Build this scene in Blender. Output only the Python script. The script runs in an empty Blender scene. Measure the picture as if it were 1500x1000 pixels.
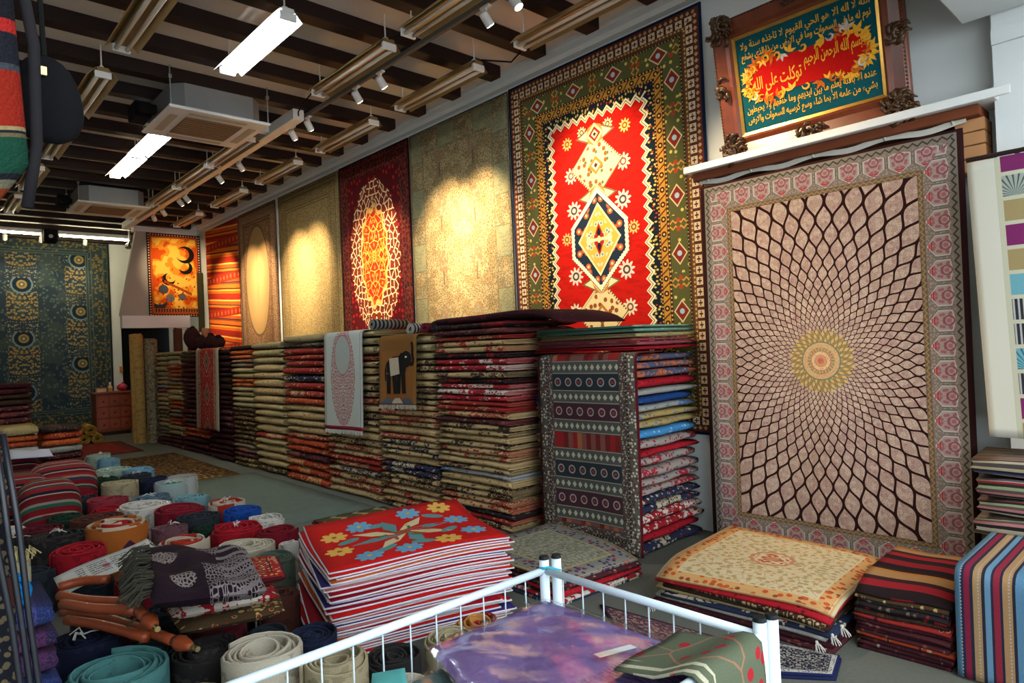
import bpy, math, random
from mathutils import Vector, Matrix
random.seed(7)
scene = bpy.context.scene
PI = math.pi
# ---------------------------------------------------------------- camera, world, exposure
FPX, CAMH = 975.0, 1.5
def _axes():
    Y = Vector((-899, -45, -FPX)).normalized()
    X = Vector((1052, 38, -FPX)); X = (X - Y * X.dot(Y)).normalized()
    return X, Y, X.cross(Y)
AX, AY, AZ = _axes()
ROT = Matrix((AX, AY, AZ))
cd = bpy.data.cameras.new('camera'); cam = bpy.data.objects.new('camera', cd)
scene.collection.objects.link(cam)
cam.matrix_world = Matrix.Translation((0, 0, CAMH)) @ ROT.to_4x4()
cd.sensor_width = 36; cd.lens = FPX / 1500 * 36; cd.clip_start = 0.02; cd.clip_end = 200
scene.camera = cam
w = bpy.data.worlds.new('world'); scene.world = w; w.use_nodes = True
bg = w.node_tree.nodes['Background']; bg.inputs[0].default_value = (0.84, 0.93, 1.0, 1); bg.inputs[1].default_value = 2.6
vs = scene.view_settings
vs.view_transform = 'Standard'; vs.look = 'None'; vs.gamma = 1; vs.use_curve_mapping = False
vs.exposure = 1.15
SPOT_W = 310.0
TUBE_E = 45.0

# ---------------------------------------------------------------- measuring helpers (photo survey -> metres)
def ray(px, py): return ROT @ Vector((px - 750, -(py - 500), -FPX))
def az(px, py, z=0.0):
    d = ray(px, py); t = (z - CAMH) / d.z; return Vector((d.x * t, d.y * t, z))
def ax(px, py, x):
    d = ray(px, py); t = x / d.x; return Vector((x, d.y * t, CAMH + d.z * t))
def ay(px, py, y):
    d = ray(px, py); t = y / d.y; return Vector((d.x * t, y, CAMH + d.z * t))

# ---------------------------------------------------------------- node maths
NT = None
def lin(h):
    h = h.lstrip('#'); o = []
    for i in (0, 2, 4):
        c = int(h[i:i+2], 16) / 255; o.append(c / 12.92 if c <= .04045 else ((c + .055) / 1.055) ** 2.4)
    return (o[0], o[1], o[2], 1)
def _put(sock, v):
    if isinstance(v, S): NT.links.new(v.s, sock)
    elif isinstance(v, str): sock.default_value = lin(v)
    else: sock.default_value = v
def m(op, a, b=None, c=None):
    n = NT.nodes.new('ShaderNodeMath'); n.operation = op
    for i, v in enumerate((a, b, c)):
        if v is not None: _put(n.inputs[i], v)
    return S(n.outputs[0])
class S:
    def __init__(s, sock): s.s = sock
    def __add__(s, o): return m('ADD', s, o)
    __radd__ = __add__
    def __sub__(s, o): return m('SUBTRACT', s, o)
    def __rsub__(s, o): return m('SUBTRACT', o, s)
    def __mul__(s, o): return m('MULTIPLY', s, o)
    __rmul__ = __mul__
    def __truediv__(s, o): return m('DIVIDE', s, o)
    def __rtruediv__(s, o): return m('DIVIDE', o, s)
    def __lt__(s, o): return m('LESS_THAN', s, o)
    def __gt__(s, o): return m('GREATER_THAN', s, o)
    def __neg__(s): return m('MULTIPLY', s, -1.0)
def ab(a): return m('ABSOLUTE', a)
def fr(a): return m('FRACT', a)
def fl(a): return m('FLOOR', a)
def mn(a, b): return m('MINIMUM', a, b)
def mx(a, b): return m('MAXIMUM', a, b)
def sn(a): return m('SINE', a)
def hyp(a, b): return m('SQRT', a * a + b * b)
def band(x, lo, hi): return (x > lo) * (x < hi)
def over(c, mask, col):
    n = NT.nodes.new('ShaderNodeMix'); n.data_type = 'RGBA'
    _put(n.inputs[0], mask); _put(n.inputs[6], c); _put(n.inputs[7], col); return S(n.outputs[2])
def mulc(c, f):
    n = NT.nodes.new('ShaderNodeMix'); n.data_type = 'RGBA'; n.blend_type = 'MULTIPLY'; n.inputs[0].default_value = 1
    _put(n.inputs[6], c)
    k = NT.nodes.new('ShaderNodeCombineColor')
    for i in range(3): _put(k.inputs[i], f)
    NT.links.new(k.outputs[0], n.inputs[7]); return S(n.outputs[2])
def vec(u, v, q=0.0):
    n = NT.nodes.new('ShaderNodeCombineXYZ'); _put(n.inputs[0], u); _put(n.inputs[1], v); _put(n.inputs[2], q); return S(n.outputs[0])
def uv():
    n = NT.nodes.new('ShaderNodeUVMap'); k = NT.nodes.new('ShaderNodeSeparateXYZ'); NT.links.new(n.outputs[0], k.inputs[0])
    return S(k.outputs[0]), S(k.outputs[1])
def orand():
    n = NT.nodes.new('ShaderNodeObjectInfo'); return S(n.outputs['Random'])
def vor(u, v, sc, feat='F1', q=0.0, rnd=1.0):
    n = NT.nodes.new('ShaderNodeTexVoronoi'); n.voronoi_dimensions = '3D' if isinstance(q, S) else '2D'; n.feature = feat
    _put(n.inputs['Vector'], vec(u, v, q)); n.inputs['Scale'].default_value = sc; n.inputs['Randomness'].default_value = rnd
    d = S(n.outputs['Distance'])
    if feat == 'DISTANCE_TO_EDGE': return d
    k = NT.nodes.new('ShaderNodeSeparateColor'); NT.links.new(n.outputs['Color'], k.inputs[0])
    return d, S(k.outputs[0]), S(k.outputs[1])
def noise(u, v, sc, det=2.0, q=0.0):
    n = NT.nodes.new('ShaderNodeTexNoise'); _put(n.inputs['Vector'], vec(u, v, q))
    n.inputs['Scale'].default_value = sc; n.inputs['Detail'].default_value = det; return S(n.outputs[0])
def ramp(f, stops):
    n = NT.nodes.new('ShaderNodeValToRGB'); n.color_ramp.interpolation = 'CONSTANT'; _put(n.inputs[0], f)
    e = n.color_ramp.elements
    while len(e) < len(stops): e.new(0.5)
    for i, (p, c) in enumerate(stops): e[i].position = p; e[i].color = lin(c)
    return S(n.outputs[0])
MATS = {}
def mat(name, fn, rough=.95, spec=.12, metal=0.0, emis=None, bump=None, coat=0.0, trans=0.0, alpha=None, sheen=0.0):
    global NT
    if name in MATS: return MATS[name]
    M = bpy.data.materials.new(name); M.use_nodes = True; NT = M.node_tree
    b = NT.nodes['Principled BSDF']
    c = fn() if callable(fn) else fn
    _put(b.inputs['Base Color'], c)
    b.inputs['Roughness'].default_value = rough; b.inputs['Specular IOR Level'].default_value = spec; b.inputs['Metallic'].default_value = metal
    b.inputs['Coat Weight'].default_value = coat
    if coat: b.inputs['Coat Roughness'].default_value = .08
    b.inputs['Transmission Weight'].default_value = trans
    if alpha is not None: b.inputs['Alpha'].default_value = alpha
    if emis: b.inputs['Emission Color'].default_value = lin(emis[0]); b.inputs['Emission Strength'].default_value = emis[1]
    if bump:
        n = NT.nodes.new('ShaderNodeBump'); n.inputs['Strength'].default_value = bump[1]; n.inputs['Distance'].default_value = .01
        t = NT.nodes.new('ShaderNodeTexNoise'); t.inputs['Scale'].default_value = bump[0]
        tc = NT.nodes.new('ShaderNodeTexCoord'); NT.links.new(tc.outputs['Object'], t.inputs['Vector'])
        NT.links.new(t.outputs[0], n.inputs['Height']); NT.links.new(n.outputs[0], b.inputs['Normal'])
    MATS[name] = M; return M
def objc():
    n = NT.nodes.new('ShaderNodeTexCoord'); k = NT.nodes.new('ShaderNodeSeparateXYZ'); NT.links.new(n.outputs['Object'], k.inputs[0])
    return [S(k.outputs[i]) for i in range(3)]
def plain(name, col, var=.25, sc=30, **kw):
    def f():
        x, y, z = objc(); n = noise(x, y, sc, 3, z)
        return mulc(col, n * var * 2 + (1 - var))
    return mat(name, f, **kw)

# ---------------------------------------------------------------- mesh helpers
COL = scene.collection
class MB:
    def __init__(s): s.v = []; s.f = []; s.uv = []; s.mi = []; s.cm = 0
    def add(s, vs, fs, uvs=None):
        o = len(s.v); s.v += [tuple(p) for p in vs]; s.uv += uvs if uvs else [(p[0], p[1]) for p in vs]
        for f in fs: s.f.append([i + o for i in f]); s.mi.append(s.cm)
        return s
    def box(s, a, b, c=0.0):
        x0, y0, z0 = a; x1, y1, z1 = b
        if c <= 0:
            vs = [(x0,y0,z0),(x1,y0,z0),(x1,y1,z0),(x0,y1,z0),(x0,y0,z1),(x1,y0,z1),(x1,y1,z1),(x0,y1,z1)]
            return s.add(vs, [(3,2,1,0),(4,5,6,7),(0,1,5,4),(1,2,6,5),(2,3,7,6),(3,0,4,7)])
        vs = []
        for z, i in ((z0, c), (z0 + c, 0), (z1 - c, 0), (z1, c)):
            vs += [(x0+i,y0+i,z),(x1-i,y0+i,z),(x1-i,y1-i,z),(x0+i,y1-i,z)]
        fs = [(3,2,1,0),(12,13,14,15)]
        for k in range(3):
            for j in range(4): a_, b_ = k*4+j, k*4+(j+1)%4; fs.append((a_, b_, b_+4, a_+4))
        return s.add(vs, fs)
    def tube(s, pts, r, seg=8, caps=True, rad=None):
        pts = [Vector(p) for p in pts]; n = len(pts); vs = []; fs = []; up = None
        for i, p in enumerate(pts):
            t = (pts[min(i+1, n-1)] - pts[max(i-1, 0)]).normalized()
            if up is None: up = t.orthogonal().normalized()
            up = (up - t * up.dot(t)).normalized(); q = t.cross(up); rr = rad[i] if rad else r
            for k in range(seg):
                a = 2 * PI * k / seg; vs.append(p + (up * math.cos(a) + q * math.sin(a)) * rr)
        for i in range(n - 1):
            for k in range(seg):
                a, b = i*seg+k, i*seg+(k+1)%seg; fs.append((a, b, b+seg, a+seg))
        if caps: fs += [tuple(range(seg))[::-1], tuple(range((n-1)*seg, n*seg))]
        return s.add(vs, fs)
    def prism(s, poly, fn, th):
        n = len(poly); vs = [fn(u, v, 0) for u, v in poly] + [fn(u, v, th) for u, v in poly]
        fs = [tuple(range(n))[::-1], tuple(range(n, 2*n))] + [(i, (i+1) % n, n+(i+1) % n, n+i) for i in range(n)]
        return s.add(vs, fs, [tuple(p) for p in poly] * 2)
    def slab(s, fn, nu, nv, w, h, th):
        P = []; N = []; uvs = []
        for j in range(nv + 1):
            for i in range(nu + 1):
                u, v = (i/nu - .5) * w, (j/nv - .5) * h; e = 1e-3
                p = Vector(fn(u, v)); n = (Vector(fn(u+e, v)) - p).cross(Vector(fn(u, v+e)) - p)
                P.append(p); N.append(n.normalized()); uvs.append((u, v))
        vs = P + [p - n * th for p, n in zip(P, N)]; o = len(P); fs = []; W = nu + 1
        for j in range(nv):
            for i in range(nu):
                a = j*W+i; fs.append((a, a+1, a+1+W, a+W)); fs.append((o+a+W, o+a+1+W, o+a+1, o+a))
        for i in range(nu):
            a = i; fs.append((o+a, o+a+1, a+1, a)); a = nv*W+i; fs.append((a, a+1, o+a+1, o+a))
        for j in range(nv):
            a = j*W; fs.append((a, a+W, o+a+W, o+a)); a = j*W+nu; fs.append((o+a, o+a+W, a+W, a))
        return s.add(vs, fs, uvs * 2)
    def mesh(s, name, mats, smooth=False):
        me = bpy.data.meshes.new(name); me.from_pydata(s.v, [], s.f)
        l = me.uv_layers.new(name='UVMap'); vi = [0] * len(me.loops); me.loops.foreach_get('vertex_index', vi)
        fl_ = []
        for i in vi: fl_ += [s.uv[i][0], s.uv[i][1]]
        l.data.foreach_set('uv', fl_)
        for M in (mats if isinstance(mats, (list, tuple)) else [mats]): me.materials.append(M)
        me.polygons.foreach_set('material_index', s.mi)
        if smooth: me.polygons.foreach_set('use_smooth', [True] * len(me.polygons))
        me.update(); return me
    def obj(s, name, mats, parent=None, smooth=False, loc=None, rz=0):
        o = bpy.data.objects.new(name, s.mesh(name, mats, smooth)); COL.objects.link(o)
        if parent: o.parent = parent
        if loc is not None: o.location = loc
        o.rotation_euler.z = rz
        return o
def tag(o, label, cat, group=None):
    o['label'] = label; o['category'] = cat
    if group: o['group'] = group
    return o
def thing(name, label, cat, loc=(0, 0, 0), group=None, rz=0):
    o = bpy.data.objects.new(name, None); COL.objects.link(o); o.location = loc; o.rotation_euler.z = rz
    o.empty_display_size = .1
    return tag(o, label, cat, group)
def struct(o): o['kind'] = 'structure'; return o
def dup(o, parent=None):
    c = o.copy(); COL.objects.link(c); c.parent = parent
    for ch in o.children: dup(ch, c)
    return c
def ell(cx, cy, rx, ry, n=14, rot=0.0, a0=0, a1=2*PI):
    o = []
    for i in range(n):
        a = a0 + (a1 - a0) * i / n; x, y = rx*math.cos(a), ry*math.sin(a)
        o.append((cx + x*math.cos(rot) - y*math.sin(rot), cy + x*math.sin(rot) + y*math.cos(rot)))
    return o
ORD = 'first second third fourth fifth sixth seventh eighth ninth tenth eleventh twelfth thirteenth fourteenth fifteenth sixteenth seventeenth eighteenth nineteenth twentieth'.split()
def ordw(n):
    if n <= 20: return ORD[n-1]
    t = {2: 'twenty', 3: 'thirty', 4: 'forty'}[n // 10]
    return t + '-' + ORD[n % 10 - 1] if n % 10 else {30: 'thirtieth', 40: 'fortieth'}[n]

# ================================================================ SETTING
WX = 4.6; JZ = 4.1; CZ = 4.22; YB = 16.6; YP = 14.2; XL = -1.6
M_wall = plain('white_plaster', '#c9ccca', .06, 3, bump=(40, .05))
M_ceil = plain('ceiling_board', '#d2c8bc', .10, 2.5)
M_joist = plain('dark_joist_wood', '#23130f', .35, 9, rough=.55, spec=.3)
def f_floor():
    x, y, z = objc(); c = over('#4a4d47', noise(x, y, 1.3, 4), '#5f5f56'); return mulc(c, noise(x, y, 60, 3) * .5 + .75)
M_floor = mat('grey_concrete', f_floor, rough=.7, spec=.25)
struct(MB().box((XL, -7, -.1), (7, 17.2, 0)).obj('floor', M_floor))
struct(MB().box((WX, .84, 0), (WX+.15, YP, CZ)).obj('wall_right', M_wall))
struct(MB().box((4.42, -2.2, 0), (WX+.15, .838, CZ)).box((4.40, -2.2, 3.02), (4.42, .838, 3.10)).obj('wall_pilaster', M_wall))
struct(MB().box((XL-.15, -1.2, 0), (XL, YB, CZ)).obj('wall_left', M_wall))
struct(MB().box((XL, YB, 0), (3.63, YB+.15, CZ)).box((3.63, YB, 2.4), (5.6, YB+.15, CZ)).obj('wall_back', M_wall))
M_dark = plain('dark_doorway', '#0b0a0a', .2)
struct(MB().box((3.63, YB+.16, 0), (5.6, YB+.2, 2.4)).obj('doorway_dark_panel', M_dark))  # near-black panel stands in for the unlit space beyond the opening
struct(MB().box((WX, YP, 0), (WX+.15, YB, CZ)).obj('wall_stairwell', M_wall))
# stair bulkhead with the sloping side, and lintel below it
M_bulk = plain('bulkhead_shade_grey', '#9a968c', .06, 3)  # wall white greyed in the colour for the bulkhead's shade
bl = [(3.1, 2.39), (WX, 2.39), (WX, 4.05), (3.62, 4.05), (3.42, 4.05)]
struct(MB().prism(bl, lambda u, v, t: (u, YP + .12 - t, v), .12).obj('wall_bulkhead', M_bulk))
struct(MB().box((3.12, YP-.05, 2.15), (4.32, YP+.13, 2.385)).obj('trim_lintel', M_wall))
struct(MB().box((3.36, YP-.09, 4.0), (WX-.1, YP+.12, CZ)).obj('trim_bulkhead', M_wall))
ceil = struct(MB().box((XL, .15, CZ), (7, YB+.2, CZ+.1)).obj('ceiling', M_ceil))
jm = None
for k in range(-2, 23):
    y = 2.943 + .6175 * k
    if jm is None:
        j = MB().box((XL, -.07, JZ), (4.36, .07, CZ-.001), .006).obj('joist', M_joist, ceil); jm = j.data
    else:
        j = bpy.data.objects.new('joist', jm); COL.objects.link(j); j.parent = ceil
    j.location = (0, y, 0)
mb = MB()
prof = [(WX, 4.10), (4.53, 4.10), (4.50, 4.13), (4.50, 4.18), (4.47, 4.19), (4.47, 4.219), (WX, 4.219)]
mb.prism(prof, lambda u, v, t: (u - .001, .98 + t, v), YP - .98 - .1)
struct(mb.obj('trim_cornice', M_wall))
struct(MB().box((-1.6, -.1, 3.18), (4.40, .97, 3.95), .01).obj('trim_front_beam', M_wall))

# ================================================================ CEILING FITTINGS
M_white = plain('white_enamel', '#d8d8d4', .05, 8, rough=.4, spec=.4)
M_alu = plain('dull_tin', '#a4a8a8', .12, 6, rough=.34, metal=.6, spec=.5)
M_brass = plain('yellowed_reflector', '#a58a5a', .3, 5, rough=.35, metal=.55, spec=.5)
M_glass = plain('unlit_tube_glass', '#c4b7a4', .05, 8, rough=.25, spec=.5)
M_litc = mat('lit_tube_cool', '#ffffff', emis=('#e4f6ff', TUBE_E))
M_litw = mat('lit_tube_warm', '#ffffff', emis=('#fff0c4', TUBE_E))
M_cable = plain('black_cable', '#111111', .1)
def fixture(x, y0, label, lit=None, L=1.22, z=3.93, wing=M_brass):
    t = thing('fluorescent_fixture', label, 'light', (x, y0, z), 'fluorescent fixtures under the joists')
    MB().box((-.045, 0, .03), (.045, L, .075), .008).obj('housing', wing, t)
    for sx in (-1, 1):
        mb = MB(); mb.prism([(sx*.046, .066), (sx*.115, -.005), (sx*.118, -.001), (sx*.049, .071)], lambda u, v, q: (u, .02 + q, v), L - .04)
        mb.obj('reflector', wing, t)
        MB().tube([(sx*.038, .03, 0), (sx*.038, L-.03, 0)], .0165, 10).obj('tube', M_litc if lit == 'c' else M_litw if lit == 'w' else M_glass, t, True)
    for e in (.012, L-.012):
        MB().box((-.062, e-.012, -.018), (.062, e+.012, .04), .004).obj('lamp_holder', M_white, t)
    for e in (.06, L-.06):
        ph = (y0 + e - 2.943) % .6175; top = (JZ if min(ph, .6175 - ph) < .085 else CZ) - z
        MB().tube([(0, e, .075), (0, e, top)], .006, 6).box((-.015, e-.015, .075), (.015, e+.015, .1)).obj('hanger', M_white, t)
    return t
fixture(2.13, 4.53, 'lit cool white twin tube above the near air conditioner', 'c', wing=M_white)
fixture(2.14, 7.62, 'lit cool white tube just beyond the near air conditioner', 'c', 1.1, wing=M_white)
fixture(2.15, 8.75, 'lit warm tube in line behind the cool white one', 'w', 1.1, wing=M_white)
for i, (y, n) in enumerate([(4.55, 'nearest'), (6.4, 'second'), (8.1, 'third'), (9.9, 'fourth'), (11.7, 'fifth')]):
    fixture(1.34, y, f'unlit twin tube fixture, {n} in the leftmost row', L=1.25)
for i, (y, n) in enumerate([(3.0, 'nearest'), (4.5, 'second'), (7.38, 'third'), (8.72, 'fourth'), (10.05, 'fifth'), (11.4, 'sixth')]):
    fixture(2.96, y, f'unlit twin tube fixture, {n} in the row beside the spotlight track', L=1.25)
for i, (y, n) in enumerate([(2.62, 'nearest'), (4.38, 'second'), (6.12, 'third'), (7.95, 'fourth'), (9.75, 'fifth'), (11.7, 'sixth')]):
    fixture(3.79, y, f'unlit twin tube fixture, {n} in the row along the rug wall', L=1.25)
# cables sagging between fixtures
def cable(pts, label):
    tag(MB().tube(pts, .007, 6).obj('cable', M_cable, smooth=True), label, 'cable', 'lamp cables')
cable([(2.96, 4.28, 4.0), (2.96, 4.36, 3.97), (2.96, 4.5, 4.0)], 'black cable between the two nearest fixtures of the track row')
cable([(2.96, 5.8, 4.0), (2.98, 6.1, 3.96), (3.12, 6.5, 4.02), (3.18, 6.62, 4.03)], 'black cable running to the near end of the white trunking')
cable([(3.79, 3.9, 4.0), (3.95, 4.02, 3.99), (3.99, 4.18, 3.97), (3.8, 4.36, 4.0)], 'black cable looping between the first two fixtures along the rug wall')
# trunking beam
t = thing('cable_trunking', 'white boxed cable trunking running to the back under the joists', 'trunking', (3.18, 6.62, 3.985))
MB().box((-.06, 0, 0), (.06, 7.3, .114), .006).obj('channel', M_white, t)
MB().box((-.36, .62, .02), (-.061, .72, .112), .006).obj('branch', M_white, t)
# track and spotlights
tr = tag(MB().box((3.29, 2.6, 4.055), (3.325, 12.9, 4.098), .004).obj('lighting_track', plain('track_grey', '#6f675e', .1)), 'thin grey ceiling track carrying the small spotlights', 'track')
M_lens = mat('spot_lens', '#ffffff', emis=('#fff3d8', 14.0))
def spot(y, tgt, label, power=SPOT_W, size=50, blend=1.0, x=3.307, z=4.055, col=(1, .77, .47)):
    t = thing('spotlight', label, 'spotlight', (x, y, z), 'small white track spotlights')
    o = Vector((0, 0, -.09)); d = (Vector(tgt) - Vector((x, y, z)) - o).normalized()
    MB().tube([(0, 0, 0), (0, 0, -.06)], .012, 8).box((-.018, -.05, -.018), (.018, .05, 0), .003).obj('bracket', M_white, t)
    MB().tube([o - d*.05, o - d*.04, o + d*.06], .036, 14, True, [.026, .036, .036]).obj('lamp_head', M_white, t)
    MB().tube([o + d*.061, o + d*.063], .030, 14).obj('lens', M_lens, t)
    if power:
        l = bpy.data.lights.new('bulb', 'SPOT'); l.energy = power; l.spot_size = math.radians(size); l.spot_blend = blend; l.color = col; l.shadow_soft_size = .03
        lo = bpy.data.objects.new('bulb', l); COL.objects.link(lo); lo.parent = t; lo.location = o + d*.075
        lo.rotation_euler = d.to_track_quat('-Z', 'Y').to_euler()
SP = [((758, 8), (4.15, 1.75, .75), .5, 'white track spotlight nearest the shop front'),
      ((709, 30), (4.6, 3.72, 2.6), .62, 'white track spotlight second from the shop front, aimed at red rug'),
      ((557, 123), (4.6, 5.35, 2.6), 1.5, 'white track spotlight lighting the right of the cream figural rug'),
      ((521, 144), (4.6, 5.95, 2.6), 1.5, 'white track spotlight lighting the left of the cream figural rug'),
      ((455, 187), (4.6, 7.25, 2.5), .75, 'white track spotlight lighting the right of the red medallion rug'),
      ((433, 201), (4.6, 7.75, 2.5), .75, 'white track spotlight lighting the left of the red medallion rug'),
      ((357, 247), (4.6, 9.25, 2.65), 1.5, 'white track spotlight lighting the right of the plain beige rug'),
      ((335, 266), (4.6, 9.75, 2.65), 1.5, 'white track spotlight lighting the left of the plain beige rug'),
      ((290, 295), (4.6, 11.05, 2.65), 1.0, 'white track spotlight of the far pair aimed at brown oval rug'),
      ((277, 300), (4.6, 11.6, 2.65), 1.0, 'left white spotlight of the pair for the brown oval rug'),
      ((258, 315), (4.6, 12.9, 2.6), 1.3, 'white track spotlight aimed at the orange striped kilim'),
      ((243, 323), (4.12, 14.1, 3.3), .4, 'farthest white track spotlight aimed at the orange bird rug')]
for p, tg, k, lb in SP:
    y = az(*p, 3.94).y; spot(y, tg, lb, SPOT_W * k, 72 if 'aimed at red rug' in lb else 44 if 'nearest' in lb else 50)
spot(2.75, (4.4, 2.05, 2.35), 'added white track spotlight out of view, aimed down at pink spiral rug', SPOT_W * .42, 62)  # extra spotlight above the view, added to warm the spiral rug
# air conditioners
def aircon(x, y, label, sc=1.0):
    t = thing('ceiling_air_conditioner', label, 'air conditioner', (x, y, 3.83), 'cassette air conditioners')
    s = .475
    MB().box((-s, -s, 0), (s, s, .03), .012).obj('panel', M_white, t)
    c = .1; q = .42; poly = [(-q+c, -q), (q-c, -q), (q, -q+c), (q, q-c), (q-c, q), (-q+c, q), (-q, q-c), (-q, -q+c)]
    MB().prism(poly, lambda u, v, k: (u, v, .031 + k), .235).obj('casing', M_alu, t)
    gr = MB().box((-.27, -.27, -.008), (.27, .27, -.0005), .003).obj('grille', plain('dusty_grille', '#7d6048', .2), t)
    for k in range(9):
        MB().box((-.26, -.25 + k*.0625 - .012, -.0125), (.26, -.25 + k*.0625 + .012, -.0085)).obj('grille_slat', plain('dusty_grille_slat', '#8b7055', .2), gr)
    for a in range(4):
        o = MB().box((-.27, -.41, -.006), (.27, -.335, -.0005), .003).obj('louvre', plain('louvre_plastic', '#b9ad99', .05), t); o.rotation_euler.z = a * PI/2
    for sx in (-1, 1):
        for sy in (-1, 1):
            MB().tube([(sx*.455, sy*.455, .031), (sx*.455, sy*.455, .389)], .006, 6).box((sx*.455-.014, sy*.455-.014, .27), (sx*.455+.014, sy*.455+.014, .3)).obj('hanging_rod', M_alu, t)
    MB().box((-.62, .1, .04), (-.475, .35, .2), .01).box((-.62, -.1, .04), (-.475, .0, .12), .01).obj('pipe_box', M_cable, t)
aircon(2.36, 7.0, 'near cassette air conditioner hanging beside the lit white tubes')
aircon(2.42, 11.6, 'far cassette air conditioner hanging near the back wall')
# back lights
for (a, b, lb) in (((-12, 316), (60, 325), 'long lit tube above the left of the blue rug'), ((85, 327), (190, 333), 'long lit tube above the right of the blue rug')):
    p, q = ay(*a, 15.3), ay(*b, 15.3); z = 4.0 + .06
    t = thing('tube_light', lb, 'light', (p.x, 15.3, 3.985), 'tubes over the blue rug')
    MB().box((0, -.035, .04), (q.x-p.x, .035, .116), .006).obj('housing', M_white, t)
    MB().tube([(.02, 0, .018), (q.x-p.x-.02, 0, .018)], .017, 10).obj('tube', M_litw, t, True)
t = thing('projector', 'black box projector hanging between the two back tubes', 'projector', (2.2, 15.3, 3.9))
MB().box((-.11, -.12, -.05), (.11, .12, .2), .015).obj('body', M_cable, t); MB().tube([(0, -.121, .06), (0, -.14, .06)], .035, 12).obj('lens', M_alu, t)
for px, lb in ((7, 'small spotlight at the left above the blue rug'), (60, 'small spotlight in the middle above the blue rug'), (124, 'small spotlight at the right above the blue rug')):
    x = ay(px, 338, 15.91).x; spot(15.91, (x, 16.55, 3.0), lb, 20, 70, x=x, z=4.098, col=(1, .85, .6))
t = thing('security_camera', 'grey security camera on a bracket at the white wall corner', 'camera', (3.50, 14.98, 3.86))
MB().box((-.07, -.14, -.07), (.07, .14, .05), .03).obj('body', plain('camera_grey', '#2b2c2c', .1, rough=.4, spec=.4), t)
MB().tube([(.0, -.141, -.01), (0, -.16, -.012)], .04, 12).obj('lens', M_alu, t)
MB().tube([(0, .05, .05), (0, .08, .16), (0, .1, .358)], .015, 8).obj('bracket', M_white, t)

# ================================================================ RUG PATTERNS
def rugxy(hw, hh):
    u, v = uv(); dx = hw - ab(u); dy = hh - ab(v); d = mn(dx, dy); side = dx < dy
    s = side * v + (1.0 - side) * u
    return u, v, d, s
def cell(s, p): return fr(s / p) - .5
def weave(c, u, v, amt=.22):
    return mulc(c, noise(u, v, 220, 2) * amt * 2 + (1 - amt) )
def dots(c, d, s, lo, hi, base, dot, p):
    mid = (lo + hi) / 2; h = (hi - lo) / 2
    c = over(c, band(d, lo, hi), base)
    x = cell(s, p) * p; y = d - mid
    return over(c, band(d, lo, hi) * ((ab(x) + ab(y)) < h * .8), dot)
def scroll(c, d, s, lo, hi, base, a, b, sc):
    k = vor(s, d * 1.0, sc); c = over(c, band(d, lo, hi), base)
    c = over(c, band(d, lo, hi) * (k[1] > .55) * (k[0] < .38), a)
    return over(c, band(d, lo, hi) * (k[1] < .28) * (k[0] < .34), b)
def floral(c, mask, u, v, sc, cols, dens=.35):
    k = vor(ab(u), v, sc); q = 1.0 / len(cols)
    for i, cc in enumerate(cols):
        c = over(c, mask * band(k[1], i * q, i * q + q * .85) * (k[0] < dens), cc)
    return c
def vines(c, mask, u, v, sc, col, wdt=.05):
    return over(c, mask * (vor(ab(u), v, sc, 'DISTANCE_TO_EDGE') < wdt), col)

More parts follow.
